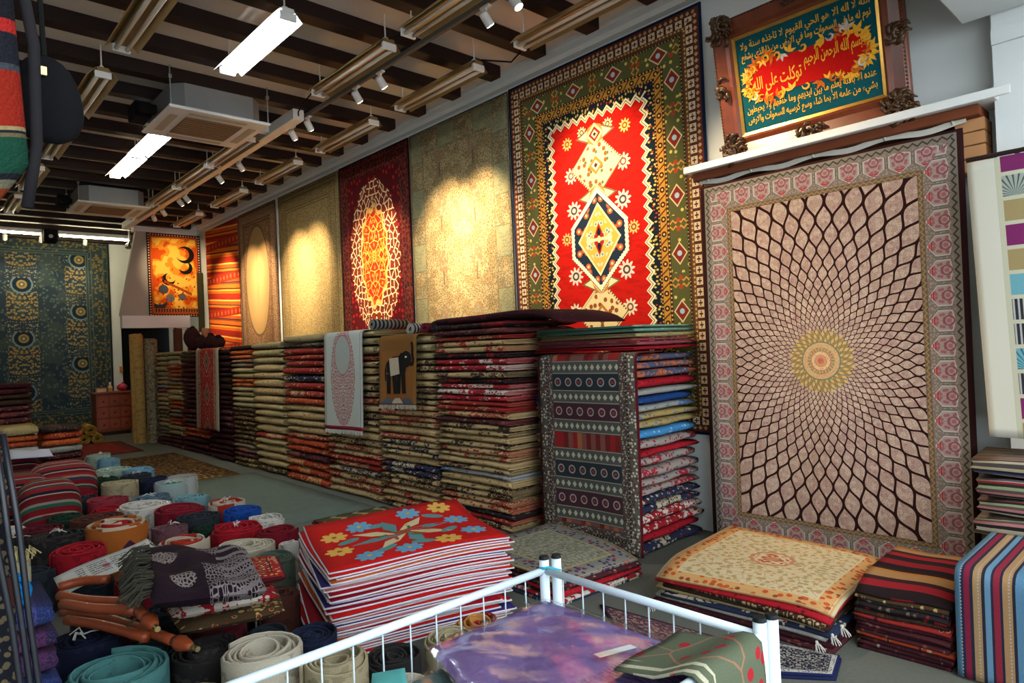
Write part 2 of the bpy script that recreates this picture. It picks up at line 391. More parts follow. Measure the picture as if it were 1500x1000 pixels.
def pat_red():
    hw, hh = 1.09, 1.66
    u, v, d, s = rugxy(hw, hh)
    c = over('#14203a', d > .022, '#5c2a20')
    c = dots(c, d, s, .03, .075, '#5a2f24', '#b98f62', .05)
    # block border
    x = cell(s, .085); y = (d - .1075) / .065
    c = over(c, band(d, .075, .14), '#4a2a22')
    c = over(c, band(d, .078, .137) * (ab(x) < .36), '#cdb694')
    c = over(c, band(d, .085, .13) * ((mn(ab(x), ab(y)) < .07) * (mx(ab(x), ab(y)) < .27)), '#4a1d1a')
    c = dots(c, d, s, .14, .165, '#6b4a2c', '#c9a060', .035)
    c = over(c, band(d, .165, .19), '#57351f')
    c = dots(c, d, s, .185, .2, '#2c2a22', '#b89a62', .03)
    # green main border
    g = band(d, .2, .36); c = over(c, g, '#53522c')
    x = cell(s, .46) * .46; y = d - .28
    c = over(c, g * ((ab(x) * .8 + ab(y)) < .075), '#d3b98a'); c = over(c, g * ((ab(x) * .8 + ab(y)) < .062), '#7c2a20')
    c = over(c, g * (hyp(x, y) < .022), '#9fb4ba')
    x2 = cell(s + .23, .46) * .46
    zz = ab(fr(y / .05) - .5) * .05
    c = over(c, g * (ab(x2) < .055) * (ab(ab(x2) - zz - .012) < .008), '#c08a3a')
    c = over(c, g * (ab(x2) < .07) * (ab(y) < .06) * (hyp(ab(x2) - .035, y) < .02), '#a23f22')
    k = vor(s, d, 13); c = over(c, g * (k[0] < .18) * (ab(x) > .08) * (ab(x2) > .075), '#c8b25a')
    c = dots(c, d, s, .36, .385, '#3a2418', '#c99a50', .035)
    # gold border
    g = band(d, .385, .445); c = over(c, g, '#b5812f')
    x = cell(s, .12) * .12; y = d - .415
    c = over(c, g * (hyp(x, y) < .024), '#3a1a16'); c = over(c, g * (hyp(x, y) < .010), '#c9a25a')
    c = over(c, g * (ab(cell(s + .06, .12) * .12 + y * .8) < .008), '#5c2a18')
    c = dots(c, d, s, .445, .465, '#3c1d16', '#c99a50', .03)
    # navy reciprocal border with white hooked edge
    g = band(d, .465, .6); c = over(c, g, '#141d26')
    k = vor(s * 1.4, d, 24); c = over(c, g * (k[0] < .3) * (k[1] > .4), '#c7a94c'); c = over(c, g * (k[0] < .25) * (k[1] < .2), '#a33322')
    tri = ab(cell(s, .10)) * 2.0
    edge = .535 + tri * .05
    c = over(c, (d > edge - .022), '#e7d3a6'); c = over(c, (d > edge + .0), '#1c2226'); c = over(c, (d > edge + .008), '#e9d8b0')
    f = d > (edge + .022)
    c = over(c, f, '#b5160c'); c = over(c, f * (noise(u * .3, v, 26, 2) > .55), '#a5130b')
    # scattered rosettes
    for (rx, ry, r, a, b) in [(.30,.62,.062,'#d9c6a2','#7c4a2c'),(.28,.30,.07,'#c9bda6','#4a3a3a'),(.31,-.62,.062,'#d9c6a2','#7c4a2c'),(.29,-.30,.07,'#c9bda6','#4a3a3a'),(.33,.92,.05,'#d6a95c','#8a3a20'),(.15,.98,.045,'#d9c08a','#5a3a2a'),(.33,-.92,.05,'#d6a95c','#8a3a20'),(.38,.05,.05,'#dca45a','#7a2a20')]:
        x, y = ab(u) - rx, v - ry; r0 = hyp(x, y); th = m('ARCTAN2', y, x)
        c = over(c, r0 < (r * (1 + .25 * sn(th * 10.0))), a); c = over(c, r0 < r * .55, b); c = over(c, r0 < r * .3, a)
    av = ab(v)
    # diamonds above and below the octagon
    for (cy, r) in ((.655, .30),):
        q = ab(u) + ab(av - cy)
        c = over(c, q < r, '#6b4a2c'); c = over(c, q < r - .012 + .016 * sn((u - v) * 160.0), '#dcc48c')
        q2 = q < r - .035
        k = vor(u, v, 16); c = over(c, q2 * (k[0] < .33) * (k[1] > .5), '#8a4a22'); c = over(c, q2 * (k[0] < .25) * (k[1] < .25), '#56603a')
        c = over(c, q < .085, '#ad6f30'); c = over(c, q < .05, '#e5d3a4'); c = over(c, q < .025, '#4a1d1a')
    for (cy, sgn) in ((.93, 1), (.385, 1)):
        y = av - cy
        wing = mx(ab(u) * .75 + ab(y) * 1.7, 0.0) < .17
        c = over(c, wing, '#6a5638'); c = over(c, (ab(u) * .75 + ab(y) * 1.7) < .145, '#dccb92')
        q = mx(ab(u), ab(y)) + .4 * mn(ab(u), ab(y))
        c = over(c, q < .10, '#b87434'); q = ab(u) + ab(y); c = over(c, q < .10, '#d9c28a'); c = over(c, q < .07, '#7c2018'); c = over(c, q < .04, '#e3c78c'); c = over(c, q < .02, '#281a20')
    # octagon
    q = mx(ab(u), (ab(u) + av) * .70) + .018 * ab(cell(v + ab(u), .04))
    c = over(c, q < .335, '#6b2a1a'); c = over(c, q < .327, '#e8dcb8'); c = over(c, q < .292, '#1d2938')
    k = vor(ab(u), av, 11); o = q < .285
    c = over(c, o * (k[0] < .34) * (k[1] > .35), '#b0522c'); c = over(c, o * (k[0] < .15), '#d9b77a')
    q = ab(u) * .95 + av * .72
    c = over(c, q < .235, '#e6d29c'); c = over(c, q < .215, '#c9a044')
    k = vor(ab(u), av, 17); c = over(c, (q < .19) * (k[0] < .36), '#c9bfa0'); c = over(c, (q < .18) * (k[0] < .2) * (k[1] > .5), '#6d7f80')
    q = ab(u) * 1.6 + av * .75; c = over(c, q < .11, '#9a1f12'); c = over(c, (ab(u) * 2.0 + ab(av - .06)) < .05, '#10182a'); c = over(c, (av < .014) * (ab(u) < .15), '#d9cfa0')
    c = over(c, (ab(u) + av) < .035, '#d8c68c')
    return weave(c, u, v)

def pat_pink():
    hw, hh = .825, 1.3
    u, v, d, s = rugxy(hw, hh)
    c = over('#281010', d > .03, '#6e665c')
    # outer guard
    zz = ab(cell(s, .05)) * 2.0
    y = (d - .035) / .035
    c = over(c, band(d, .035, .07) * (ab(y - .2 - zz * .6) < .16), '#3a332f')
    # cartouche border
    g = band(d, .07, .235); c = over(c, g, '#6d6056')
    k = vor(s, d, 60); c = over(c, g * (k[0] < .3), '#84766a')
    P = .1435; x = ab(cell(s, P) * P); y = d - .075
    # shield: wide then pointed inwards
    wsh = mn(m('SQRT', mx(y, 0.0)) * .62, mx((.128 - y), 0.0) * 1.35 + .004); wsh = mn(wsh, .066)
    c = over(c, g * (x < wsh), '#3d3f44'); c = over(c, g * (x < wsh - .004), '#9a948c')
    inn = g * (x < wsh - .014) * (y > .012)
    c = over(c, inn, '#8c7a72')
    k = vor(x, y, 44); c = over(c, inn * (k[0] < .40) * (k[1] > .3), '#845258'); c = over(c, inn * (k[0] < .22) * (k[1] < .3), '#a89c90')
    c = over(c, g * (ab(hyp(x, y - .03) - .026) < .004), '#74444a'); c = over(c, g * (hyp(x, y - .03) < .012), '#8c565c')
    c = over(c, g * (x < .022) * band(y, .098, .106), '#8d2a2a'); c = over(c, g * (x < .014) * band(y, .109, .117), '#9d3a34')
    # inner guard
    g2 = band(d, .205, .235); c = over(c, g2, '#5a4c3e'); zz = ab(cell(s, .035)) * 2.0
    c = over(c, g2 * (ab((d - .205) / .03 - .25 - zz * .5) < .16), '#86683f')
    f = d > .235
    c = over(c, f, '#9c8274')
    # field: spiral ogee lattice
    y0 = v + .005; r = hyp(u, y0); th = m('ARCTAN2', y0, u)
    x = th * (108 / (2 * PI)) + .5; lr = m('LOGARITHM', mx(r, .01), math.e)
    b = sn(lr * 26.0 + .9) * .5
    xm = fr(x / 2.0) * 2.0
    dd = mn(mn(ab(xm - b), ab(xm - 1.0 + b)), mn(ab(xm - 2.0 - b), ab(xm + 1.0 + b)))
    cellm = f * (dd > .19)
    k = vor(u, v, 34); c = over(c, cellm * (k[1] > .5) * (k[0] < .5), '#ab9484'); c = over(c, cellm * (k[1] < .3) * (k[0] < .35), '#94706e')
    k2 = vor(u, v, 70, 'DISTANCE_TO_EDGE'); c = over(c, cellm * (k2 < .05) * (dd > .22) * (r > .4), '#6e625c')
    c = over(c, f * (dd < .165), '#220b0a')
    # medallion
    sc = .20 + .014 * sn(th * 24.0)
    md = r < sc
    c = over(c, md, '#8f6f3f')
    c = over(c, md * (sn(th * 24.0 + r * 60) > .1), '#b3965e'); c = over(c, md * (sn(th * 36.0 - r * 130.0) > .55), '#6d6a54')
    for (ra, rb, cc) in ((.118, .126, '#5e6a58'), (.088, .118, '#b59264'), (.06, .066, '#9a6a5a'), (.04, .06, '#c3a078'), (.0, .036, '#b8804f'), (.0, .02, '#a8554a')):
        c = over(c, band(r, ra, rb), cc)
    k = vor(u, y0, 80); c = over(c, (r < .118) * (k[0] < .3) * (k[1] > .5), '#a9796e'); c = over(c, (r < .118) * (k[0] < .25) * (k[1] < .3), '#7d8a6a')
    return weave(c, u, v, .15)

def pat_figural():
    u, v, d, s = rugxy(.885, 1.32)
    c = over('#3a4038', d > .015, '#8f7d5a')
    x, y = u * 1.0, v
    f = d > .01
    n = noise(x, y, 5, 3)
    c = over(c, f * (n > .52), '#7f6d4c')
    k = vor(x, y, 46); c = over(c, f * (k[0] < .32) * (k[1] > .45), '#544a34')
    c = over(c, f * (k[0] < .3) * (k[1] < .16), '#683a26')
    c = over(c, f * (vor(x * 1.2, y * .7, 20, 'DISTANCE_TO_EDGE') < .035) * (noise(x, y, 4, 1) > .5), '#5e5a44')
    # border of panels
    g = band(d, .03, .26)
    p = fl(s / .32); c = over(c, g * (fr(p * .5) > .25), '#7c7658'); 
    c = over(c, g * (ab(cell(s, .32)) > .485), '#5c5a48')
    w = vor(s, d * 1.3, 26, 'DISTANCE_TO_EDGE'); c = over(c, g * (w < .07) * (noise(s, d, 6, 1) > .48), '#4f5648')
    for a in (.03, .26, .275): c = over(c, band(d, a, a + .007), '#5e5640')
    # figures in rows: paired small trees
    X = ab(ab(u) - .30); Y = cell(v, .62) * .62
    t = (hyp(X * 1.4, Y - .06) < .13) * (vor(u, v, 38, 'DISTANCE_TO_EDGE') > .07) * (d > .29)
    c = over(c, t, '#7a5a40'); c = over(c, t * (noise(u, v, 22, 1) > .56), '#6e7660'); c = over(c, (ab(X) < .012) * band(Y, -.2, -.05) * (d > .29), '#5a4a36')
    return weave(c, u, v)

def pat_medallion():
    u, v, d, s = rugxy(.86, 1.32)
    c = over('#1c0a0c', d > .015, '#3a0d10')
    g = band(d, .02, .24); c = scroll(c, d, s, .02, .24, '#3f0f11', '#6a1c16', '#1f1418', 17)
    c = over(c, g * (vor(s, d, 15, 'DISTANCE_TO_EDGE') < .05), '#5c3a2a')
    for a in (.06, .19): c = over(c, band(d, a, a + .01), '#5e2a1e')
    f = d > .24; c = over(c, f, '#4a0b0f')
    e = hyp(u / .60, v / 1.0) + .02 * sn(m('ARCTAN2', v, u) * 16.0)
    k = vor(ab(u), v, 13); c = over(c, f * (k[0] < .3) * (k[1] > .6), '#8f1618')
    o = e < 1.0; w = vor(ab(u), v, 11, 'DISTANCE_TO_EDGE')
    c = over(c, o, '#6e2416'); c = over(c, o * (w < .085), '#d8b98c'); c = over(c, o * (k[0] < .18), '#33211c')
    e2 = hyp(u / .30, v / .60) + .06 * sn(m('ARCTAN2', v / 2.0, u) * 12.0)
    i = e2 < 1.0; c = over(c, e2 < 1.1, '#c99a52'); c = over(c, i, '#96240f')
    k = vor(ab(u), ab(v), 17); c = over(c, i * (k[0] < .42) * (k[1] > .55), '#c9641e'); c = over(c, i * (k[0] < .3) * (k[1] < .3), '#5c5a24'); c = over(c, i * (vor(ab(u), ab(v), 9, 'DISTANCE_TO_EDGE') < .04), '#d29a3c')
    return weave(c, u, v)

def pat_beige():
    u, v, d, s = rugxy(1.0, 1.32)
    c = over('#6f5f40', d > .012, '#84704a'); k = vor(u, v, 60); c = over(c, (k[0] < .4) * (k[1] > .45), '#5f4f32'); c = over(c, (k[0] < .3) * (k[1] < .2), '#988460')
    g = band(d, .1, .26); c = over(c, g * (vor(s, d, 30, 'DISTANCE_TO_EDGE') < .06), '#4c3e28')
    for a in (.04, .1, .26, .30): c = over(c, band(d, a, a + .012), '#54452a')
    return weave(c, u, v)

def pat_oval():
    u, v, d, s = rugxy(.80, 1.32)
    c = over('#5c3f2c', d > .012, '#7a5a40'); k = vor(u, v, 48); c = over(c, (k[0] < .4) * (k[1] > .5), '#553a28'); c = over(c, (k[0] < .3) * (k[1] < .25), '#9a7a58')
    g = band(d, .05, .2); c = over(c, g * (vor(s, d, 26, 'DISTANCE_TO_EDGE') < .08), '#9d8262')
    for a in (.04, .2, .25): c = over(c, band(d, a, a + .012), '#452c1e')
    e = hyp(u / .5, (v - .08) / .95); c = over(c, (d > .25) * (e < 1.0), '#8c7048'); c = over(c, (d > .25) * (e < .96) * (k[0] < .3) * (k[1] > .6), '#94744c'); c = over(c, (d > .25) * band(e, .97, 1.02), '#5c4630')
    c = over(c, (e < .95) * (hyp(u / .05, (v - .12) / .5) < 1.0) , '#8a6a46')
    return weave(c, u, v)

def pat_kilim():
    u, v = uv()
    t = fr(v * 1.45 + noise(u, v, 3, 1) * .02 + u * .12)
    c = ramp(t, [(0, '#8d2410'), (.07, '#c2571a'), (.14, '#d28b2a'), (.18, '#5a2016'), (.22, '#c9601c'), (.32, '#7c3a18'), (.36, '#2c2438'), (.39, '#b04a18'), (.47, '#d99a3a'), (.53, '#94260f'), (.6, '#7a1a10'), (.68, '#c46a20'), (.74, '#403020'), (.77, '#c04c18'), (.86, '#dca24a'), (.9, '#8a2212')])
    g = ab(fr(v / .66) - .5) < .11
    x = ab(fr(u / .18) - .5); y = fr(v / .66) - .5
    c = over(c, g, '#8c2413'); c = over(c, g * ((x * .3 + ab(y)) < .07) * ((x * .3 + ab(y)) > .035), '#c2652a')
    return weave(c, u, v)

def pat_bird():
    u, v, d, s = rugxy(.50, .83)
    c = over('#20100c', d > .012, '#3a1610'); c = dots(c, d, s, .02, .06, '#3c1a12', '#cbb28a', .05)
    c = over(c, band(d, .065, .1), '#a8471c')
    f = d > .1; n = noise(u, v, 3.5, 2) + .25 - ab(u) * .3
    c = over(c, f, '#b0420e'); c = over(c, f * (n > .62), '#c8781c'); c = over(c, f * (n > .7), '#d6a23c')
    def ring(cx, cy, R_, cx2, cy2, R2, col):
        nonlocal c
        c = over(c, f * (hyp(u - cx, v - cy) < R_) * (hyp(u - cx2, v - cy2) > R2), col)
    ring(.20, .42, .17, .15, .43, .125, '#0e120c'); ring(.20, .16, .13, .16, .20, .105, '#0e120c'); ring(-.12, -.08, .12, -.08, -.04, .09, '#14120c')
    ring(-.22, -.28, .09, -9, 0, .1, '#3a3f44'); ring(-.1, -.45, .08, -9, 0, .1, '#5a5a58'); ring(.12, -.42, .07, -9, 0, .1, '#4c4c4a')
    ring(-.36, -.52, .2, -.30, -.42, .16, '#2e3038')
    c = over(c, f * (ab(u * .5 + v + .22) < .028) * (u < .3) * (u > -.2), '#8a3a12')
    k = vor(u, v, 14); c = over(c, f * (k[0] < .22) * (k[1] > .6) * (v < 0), '#6e2410')
    c = over(c, f * band(v, -.73, -.65), '#8f5a30'); c = over(c, f * (v < -.66) * (v > -.72) * (fr(u / .05) > .5), '#4a1a10')
    return weave(c, u, v)

def pat_blue():
    u, v, d, s = rugxy(1.75, 2.1)
    c = over('#1a2326', d > .03, '#28332f')
    g = band(d, .06, .42); c = over(c, g, '#2c3a3c'); k = vor(s * .8 + noise(s, d, 9, 2) * .08, d * .8, 21); c = over(c, g * (k[0] < .42) * (k[1] > .45), '#6a5c36'); c = over(c, g * (k[0] < .3) * (k[1] < .25), '#202c3c')
    for a in (.06, .14, .36, .42, .46): c = over(c, band(d, a, a + .02), '#465250')
    f = d > .48; c = over(c, f, '#28343e'); c = over(c, f * (noise(u, v, 2.2, 3) > .52), '#354040')
    x = cell(u + .34, 1.0); xx = ab(x) * 1.0; y = cell(v + fl((u + .34) / 1.0) * .55, 1.1) * 1.1
    k = vor(xx + noise(xx, y, 12, 2) * .08, y, 19)
    col = f * (xx < .26)
    c = over(c, col * (k[0] < .42) * (k[1] > .3) * (hyp(xx, y) < .34), '#7a673a'); c = over(c, col * (k[0] < .35) * (k[1] < .3), '#5a6a5c'); c = over(c, col * (k[0] < .16), '#93825a')
    r = hyp(xx, y - .42); c = over(c, f * band(r, .16, .19), '#5c7078'); c = over(c, f * (r < .155), '#142430'); c = over(c, f * (r < .09), '#7e6c3c'); c = over(c, f * (r < .05), '#44484a'); c = over(c, f * (r < .025), '#a08c54')
    k = vor(ab(u) + noise(ab(u), v, 10, 2) * .1, v, 17); c = over(c, f * (xx > .26) * (k[0] < .35) * (k[1] > .6), '#4c5a54')
    return weave(c, u, v, .3)

def hung(name, label, cx, cy, zt, w_, h_, pat, axis='x', mname=None, nu=24, nv=36, wave=.006, th=.012, fringe=None, grp='rugs hung along the long wall', tilt=0.0, ph=0.0):
    """rug hanging flat: axis x = on the long wall (faces -x), y = faces -y"""
    t = thing(name, label, 'rug', (cx, cy, zt), grp)
    def fn(u, v):
        k = (.5 - v / h_); wv = wave * (math.sin(u * 7 + ph + v * .8) + .6 * math.sin(u * 13 + ph * 2)) * (k + .15)
        off = -th - .004 - abs(wave) * 1.6 - wv + tilt * k
        return (off, -u, v - h_/2) if axis == 'x' else (u, off, v - h_/2)
    MB().slab(fn, nu, nv, w_, h_, th).obj('pile', mat(mname or name, pat, bump=(300, .25)), t, True)
    if fringe:
        mb = MB()
        n = int(w_ / .022)
        for i in range(n):
            u = (i + .5) / n * w_ - w_/2; L = .05 + random.random() * .03
            for vv, sg in ((-h_/2, -1), (h_/2, 1)):
                if sg == 1 and fringe == 'b': continue
                p = Vector(fn(u, vv)); du = random.uniform(-.008, .008)
                q = p + (Vector((0, du, sg * L)) if axis == 'x' else Vector((du, 0, sg * L)))
                mb.tube([p, q], .003, 4)
        mb.obj('fringe', plain('fringe_wool', '#b9ad97', .15), t)['kind'] = 'stuff'
    return t
wl = WX - .002
hung('caucasian_rug', 'large red rug with octagon medallion and green geometric border', wl, 3.765, 4.07, 2.18, 3.32, pat_red, nu=30, nv=40)
hung('figural_rug', 'cream figural rug between red octagon rug and red oval rug', wl, 5.75, 4.06, 1.75, 2.64, pat_figural, ph=1)
hung('medallion_rug', 'dark red rug with white netted oval medallion glowing orange', wl, 7.51, 4.06, 1.71, 2.64, pat_medallion, ph=2)
hung('beige_rug', 'plain speckled beige rug with faint border, brightly lit', wl, 9.39, 4.05, 1.99, 2.64, pat_beige, ph=3)
hung('oval_rug', 'brown rug with tall pale oval centre', wl, 11.31, 4.05, 1.6, 2.64, pat_oval, ph=4)
hung('striped_kilim', 'orange and red striped kilim in the far wall corner', wl, 13.0, 4.04, 1.68, 2.7, pat_kilim, ph=5)
hung('bird_rug', 'orange pictorial rug with black crescent plumes on the bulkhead', 4.08, YP-.002, 4.0, .98, 1.64, pat_bird, 'y', grp='rugs hung at the back')
hung('blue_rug', 'huge blue-grey rug with golden flower columns on back wall', 1.72, YB-.002, 4.30-.05, 3.45, 4.1, pat_blue, 'y', nu=30, nv=30, grp='rugs hung at the back')
pk = hung('spiral_rug', 'pink and brown spiral lattice rug with golden centre medallion', 4.42, 1.81, 2.61, 1.65, 2.57, pat_pink, nu=40, nv=50, wave=.008, th=.01, ph=.5, tilt=-.03, grp='rugs hung at the front')
M_tape = plain('hanging_tape', '#b9b4a8', .1)
def fn_t(u, v):
    sag = .012 * math.cos(u / .43 * 2 * PI); return (-.014, -u, v + .035 + sag)
MB().slab(fn_t, 40, 1, 1.68, .035, .006).obj('hanging_tape', M_tape, pk)
for k, u in enumerate((-.76, -.43, .0, .43, .78)):
    MB().tube([(-.014, -u, .03), (-.02, -u + .01, .07), (-.005, -u, .10), (.012, -u - .008, .07), (.0, -u, .045)], .008, 6).obj('tie', M_tape, pk, True)

# ================================================================ SHELF, PICTURE
M_pine = plain('pale_pine', '#a9794f', .2, 7, rough=.6, spec=.25)
M_pine2 = plain('red_pine', '#6d3a24', .25, 7, rough=.6)
t = thing('wall_shelf', 'white wooden shelf on pine blocking below the calligraphy picture', 'shelf', (4.5, 1.75, 2.66))
MB().box((-.17, -.93, .06), (.098, .97, .10), .006).box((-.19, -1.0, .055), (-.1705, .97, .105), .004).obj('shelf_board', M_white, t)
MB().box((-.13, -.85, .0), (.098, .93, .058), .004).obj('batten', M_pine2, t)
for k in range(4):
    MB().box((-.065, -.86, -.075*(k+1) + .003), (.06, -.72, -.075*k - .002), .004).obj('plank', M_pine, t)
MB().box((.062, -.86, -.3), (.098, -.74, -.002), .003).obj('post', M_pine2, t)
MB().box((-.03, .78, -.3), (.098, .90, -.002), .004).obj('post', M_pine, t)

M_fwood = plain('walnut_frame', '#6c321a', .4, 14, rough=.35, spec=.5)
M_fdark = plain('carved_bronze_wood', '#42290f', .5, 40, rough=.4, spec=.5, metal=.2)
M_gold = plain('gold_slip', '#b98a3c', .2, 20, rough=.3, metal=.7, spec=.5)
FW, FH = 1.19, .93
fr_t = thing('calligraphy_picture', 'gold calligraphy on red and teal in a carved wooden frame', 'picture', (4.425, 1.815, 2.765))
fr_t.rotation_euler = (0, math.radians(-8.5), 0)
def F(u, v, d=0.0): return (-d, -u, v)        # u right, v up, d towards the room
prof = [(0, .0), (0, .045), (.02, .062), (.05, .05), (.085, .035), (.115, .045), (.135, .022), (.135, .0)]
def frame_ring(t, prof, mats, name, w2, h):
    for side in range(4):
        mb = MB(); vs = []
        for i, (o, d) in enumerate(prof):
            if side == 0: a, b = (-w2 + o, o), (w2 - o, o)
            elif side == 1: a, b = (w2 - o, o), (w2 - o, h - o)
            elif side == 2: a, b = (w2 - o, h - o), (-w2 + o, h - o)
            else: a, b = (-w2 + o, h - o), (-w2 + o, o)
            vs += [F(a[0], a[1], d), F(b[0], b[1], d)]
        n = len(prof); fs = [(2*i, 2*i+1, 2*((i+1) % n)+1, 2*((i+1) % n)) for i in range(n)]
        mb.add(vs, fs); mb.obj(name, mats, t)
frame_ring(fr_t, prof, M_fwood, 'frame_rail', FW/2, FH)
frame_ring(fr_t, [(.132, .0), (.132, .03), (.152, .022), (.152, 0)], M_gold, 'gold_slip', FW/2, FH)
rnd = random.Random(3)
for (cx, cy) in ((-FW/2+.06, .06), (FW/2-.06, .06), (-FW/2+.06, FH-.06), (FW/2-.06, FH-.06), (-FW/2+.03, FH/2), (FW/2-.03, FH/2), (0, .05), (0, FH-.03)):
    mb = MB(); corner = abs(abs(cx) - FW/2) < .07 and cy not in (FH/2,)
    for k in range(46 if corner else 16):
        a = rnd.uniform(0, 2*PI); r = rnd.uniform(0, .095 if corner else .05); q = rnd.uniform(.014, .028)
        x, y = cx + r*math.cos(a) * (1.6 if not corner and abs(cx) < .1 else 1), cy + r*math.sin(a) * (1.4 if not corner and abs(cx) > .1 else 1)
        dd = .052 + rnd.uniform(-.004, .014)
        b2 = a + rnd.uniform(-1, 1)
        pts = [F(x + q*1.2*math.cos(b2 + s_*1.3) , y + q*1.2*math.sin(b2 + s_*1.3), dd + .010*math.sin(s_*1.5)) for s_ in (0, .8, 1.6, 2.4)]
        mb.tube(pts, q*.5, 6, True, [q*.25, q*.55, q*.55, q*.25])
    mb.obj('carved_ornament', M_fdark, fr_t, True)
mb = MB()
for k in range(46):
    u = -FW/2 + .1 + k * (FW - .2) / 45
    for v in (.012, FH - .012): mb.tube([F(u, v, .05), F(u + .012, v, .058)], .007, 5)
for k in range(34):
    v = .1 + k * (FH - .2) / 33
    for u in (-FW/2 + .012, FW/2 - .012): mb.tube([F(u, v, .05), F(u, v + .012, .058)], .007, 5)
mb.obj('beading', M_fdark, fr_t)['kind'] = 'stuff'
M_teal = plain('teal_cloth', '#0f4c54', .2, 60); M_redc = plain('crimson_cloth', '#b8120d', .2, 60)
M_gt = plain('gold_thread', '#e8a820', .25, 60, rough=.5, spec=.4); M_gt2 = plain('orange_thread', '#c8621c', .3, 60); M_pl = plain('pale_thread', '#c9b7ae', .2, 60)
cw, ch = FW/2 - .152, FH - .304
panel = MB().box((-.012, -cw, .152), (-.002, cw, .152 + ch)).obj('embroidered_panel', M_teal, fr_t)
# red cartouche, wavy outline
poly = []
for k in range(40):
    a = 2*PI*k/40; x = math.copysign(abs(math.cos(a))**.55, math.cos(a)) * (cw - .045); y = math.copysign(abs(math.sin(a))**.7, math.sin(a)) * (.125 + .018*math.cos(a*6))
    poly.append((x, .152 + ch/2 + y))
MB().prism(poly, lambda u, v, q: F(u, v, .0125 + q), .002).obj('cartouche', M_redc, panel)
# scrolling leaves round the cartouche
mbs = [MB(), MB(), MB()]
for k in range(84):
    a = 2*PI*k/84; x = math.copysign(abs(math.cos(a))**.55, math.cos(a)) * (cw - .05); y = .152 + ch/2 + math.copysign(abs(math.sin(a))**.7, math.sin(a)) * (.132 + .012*math.cos(a*6))
    b = rnd.uniform(0, 2*PI); L = rnd.uniform(.04, .065)
    which = 0 if rnd.random() < .6 else 1 if rnd.random() < .7 else 2
    if k % 3 == 0:
        pts = [F(x + .028*math.cos(b + s_) * (1 - s_*.12), y + .028*math.sin(b + s_) * (1 - s_*.12), .0175) for s_ in (0, .8, 1.6, 2.4, 3.2, 4.2, 5.2)]
        mbs[which].tube(pts, .006, 5, True, [.003, .006, .008, .008, .007, .005, .003])
    else:
        for q in range(3):
            bb = b + q * .9 - .9
            pl = [(x, y), (x + L*.5*math.cos(bb+.4), y + L*.5*math.sin(bb+.4)), (x + L*math.cos(bb), y + L*math.sin(bb)), (x + L*.5*math.cos(bb-.4), y + L*.5*math.sin(bb-.4))]
            mbs[which].prism(pl, lambda u, v, qq: F(u, v, .0146 + qq), .002 + .0005*q)
for b_, M_, n_ in zip(mbs, (M_gt, M_gt2, M_pl), ('gold_scrolls', 'orange_flowers', 'pale_flowers')): b_.obj(n_, M_, panel)['kind'] = 'stuff'
# arabic lettering: presentation forms, laid right to left
FORMS = {}
cp = 0xFE80
for code, n in [(0x621,1),(0x622,2),(0x623,2),(0x624,2),(0x625,2),(0x626,4),(0x627,2),(0x628,4),(0x629,2),(0x62A,4),(0x62B,4),(0x62C,4),(0x62D,4),(0x62E,4),(0x62F,2),(0x630,2),(0x631,2),(0x632,2)] + [(c_, 4) for c_ in range(0x633, 0x63B)] + [(c_, 4) for c_ in range(0x641, 0x648)] + [(0x648,2),(0x649,2),(0x64A,4)]:
    FORMS[chr(code)] = (cp, n); cp += n
def shape(txt):
    out = []
    for wd in txt.split():
        wd = wd.replace('لا', '\x01'); r = []
        for i, ch_ in enumerate(wd):
            pj = i > 0 and (FORMS.get(wd[i-1], (0, 0))[1] == 4)
            nj = i < len(wd) - 1 and (wd[i+1] == '\x01' or FORMS.get(wd[i+1], (0, 1))[1] > 1)
            if ch_ == '\x01': r.append(chr(0xFEFC if pj else 0xFEFB)); continue
            b_, n_ = FORMS[ch_]
            if n_ == 4: r.append(chr(b_ + (3 if pj and nj else 2 if nj else 1 if pj else 0)))
            else: r.append(chr(b_ + (1 if pj and n_ == 2 else 0)))
        out.append(''.join(r))
    return ' '.join(out)[::-1]
def lettering(txt, u0, u1, v, hgt, depth, M_, name, rot=0.0, xs=None):
    c = bpy.data.curves.new('txt', 'FONT'); c.body = shape(txt); c.size = 1; c.extrude = .01; c.offset = .012
    o = bpy.data.objects.new('txt', c); COL.objects.link(o)
    dg = bpy.context.evaluated_depsgraph_get(); me = bpy.data.meshes.new_from_object(o.evaluated_get(dg))
    bpy.data.objects.remove(o); bpy.data.curves.remove(c)
    X = [p.co.x for p in me.vertices]; x0, x1 = min(X), max(X); sx = (u1 - u0) / (x1 - x0); Ys = [p.co.y for p in me.vertices]; ym = (min(Ys) + max(Ys)) / 2; sy = hgt / (max(Ys) - min(Ys))
    for p in me.vertices:
        u, vv = (p.co.x - x0) * sx + u0, (p.co.y - ym) * sy
        um = (u0 + u1) / 2
        p.co = F(u, v + vv + (u - um) * math.tan(rot), depth + (p.co.z + .01) * .1)
    me.materials.append(M_); me.name = name
    o = bpy.data.objects.new(name, me); COL.objects.link(o); o.parent = panel; return o
vm = .152 + ch/2
lettering('بسم الله الرحمن الرحيم', .0, cw - .09, vm + .03, .11, .0148, M_gt, 'lettering')
lettering('توكلت على الله', -cw + .09, -.02, vm - .025, .11, .0148, M_gt, 'lettering')
lettering('الله لا اله الا هو الحي القيوم لا تاخذه سنة ولا', -cw + .03, cw - .03, vm + .248, .075, .0128, M_gt, 'lettering')
lettering('نوم له ما في السموات وما في الارض من ذا الذي يشفع', -cw + .03, cw - .03, vm + .178, .07, .0128, M_gt, 'lettering')
lettering('عنده الا باذنه يعلم ما بين ايديهم وما خلفهم ولا يحيطون', -cw + .03, cw - .03, vm - .178, .07, .0128, M_gt, 'lettering')
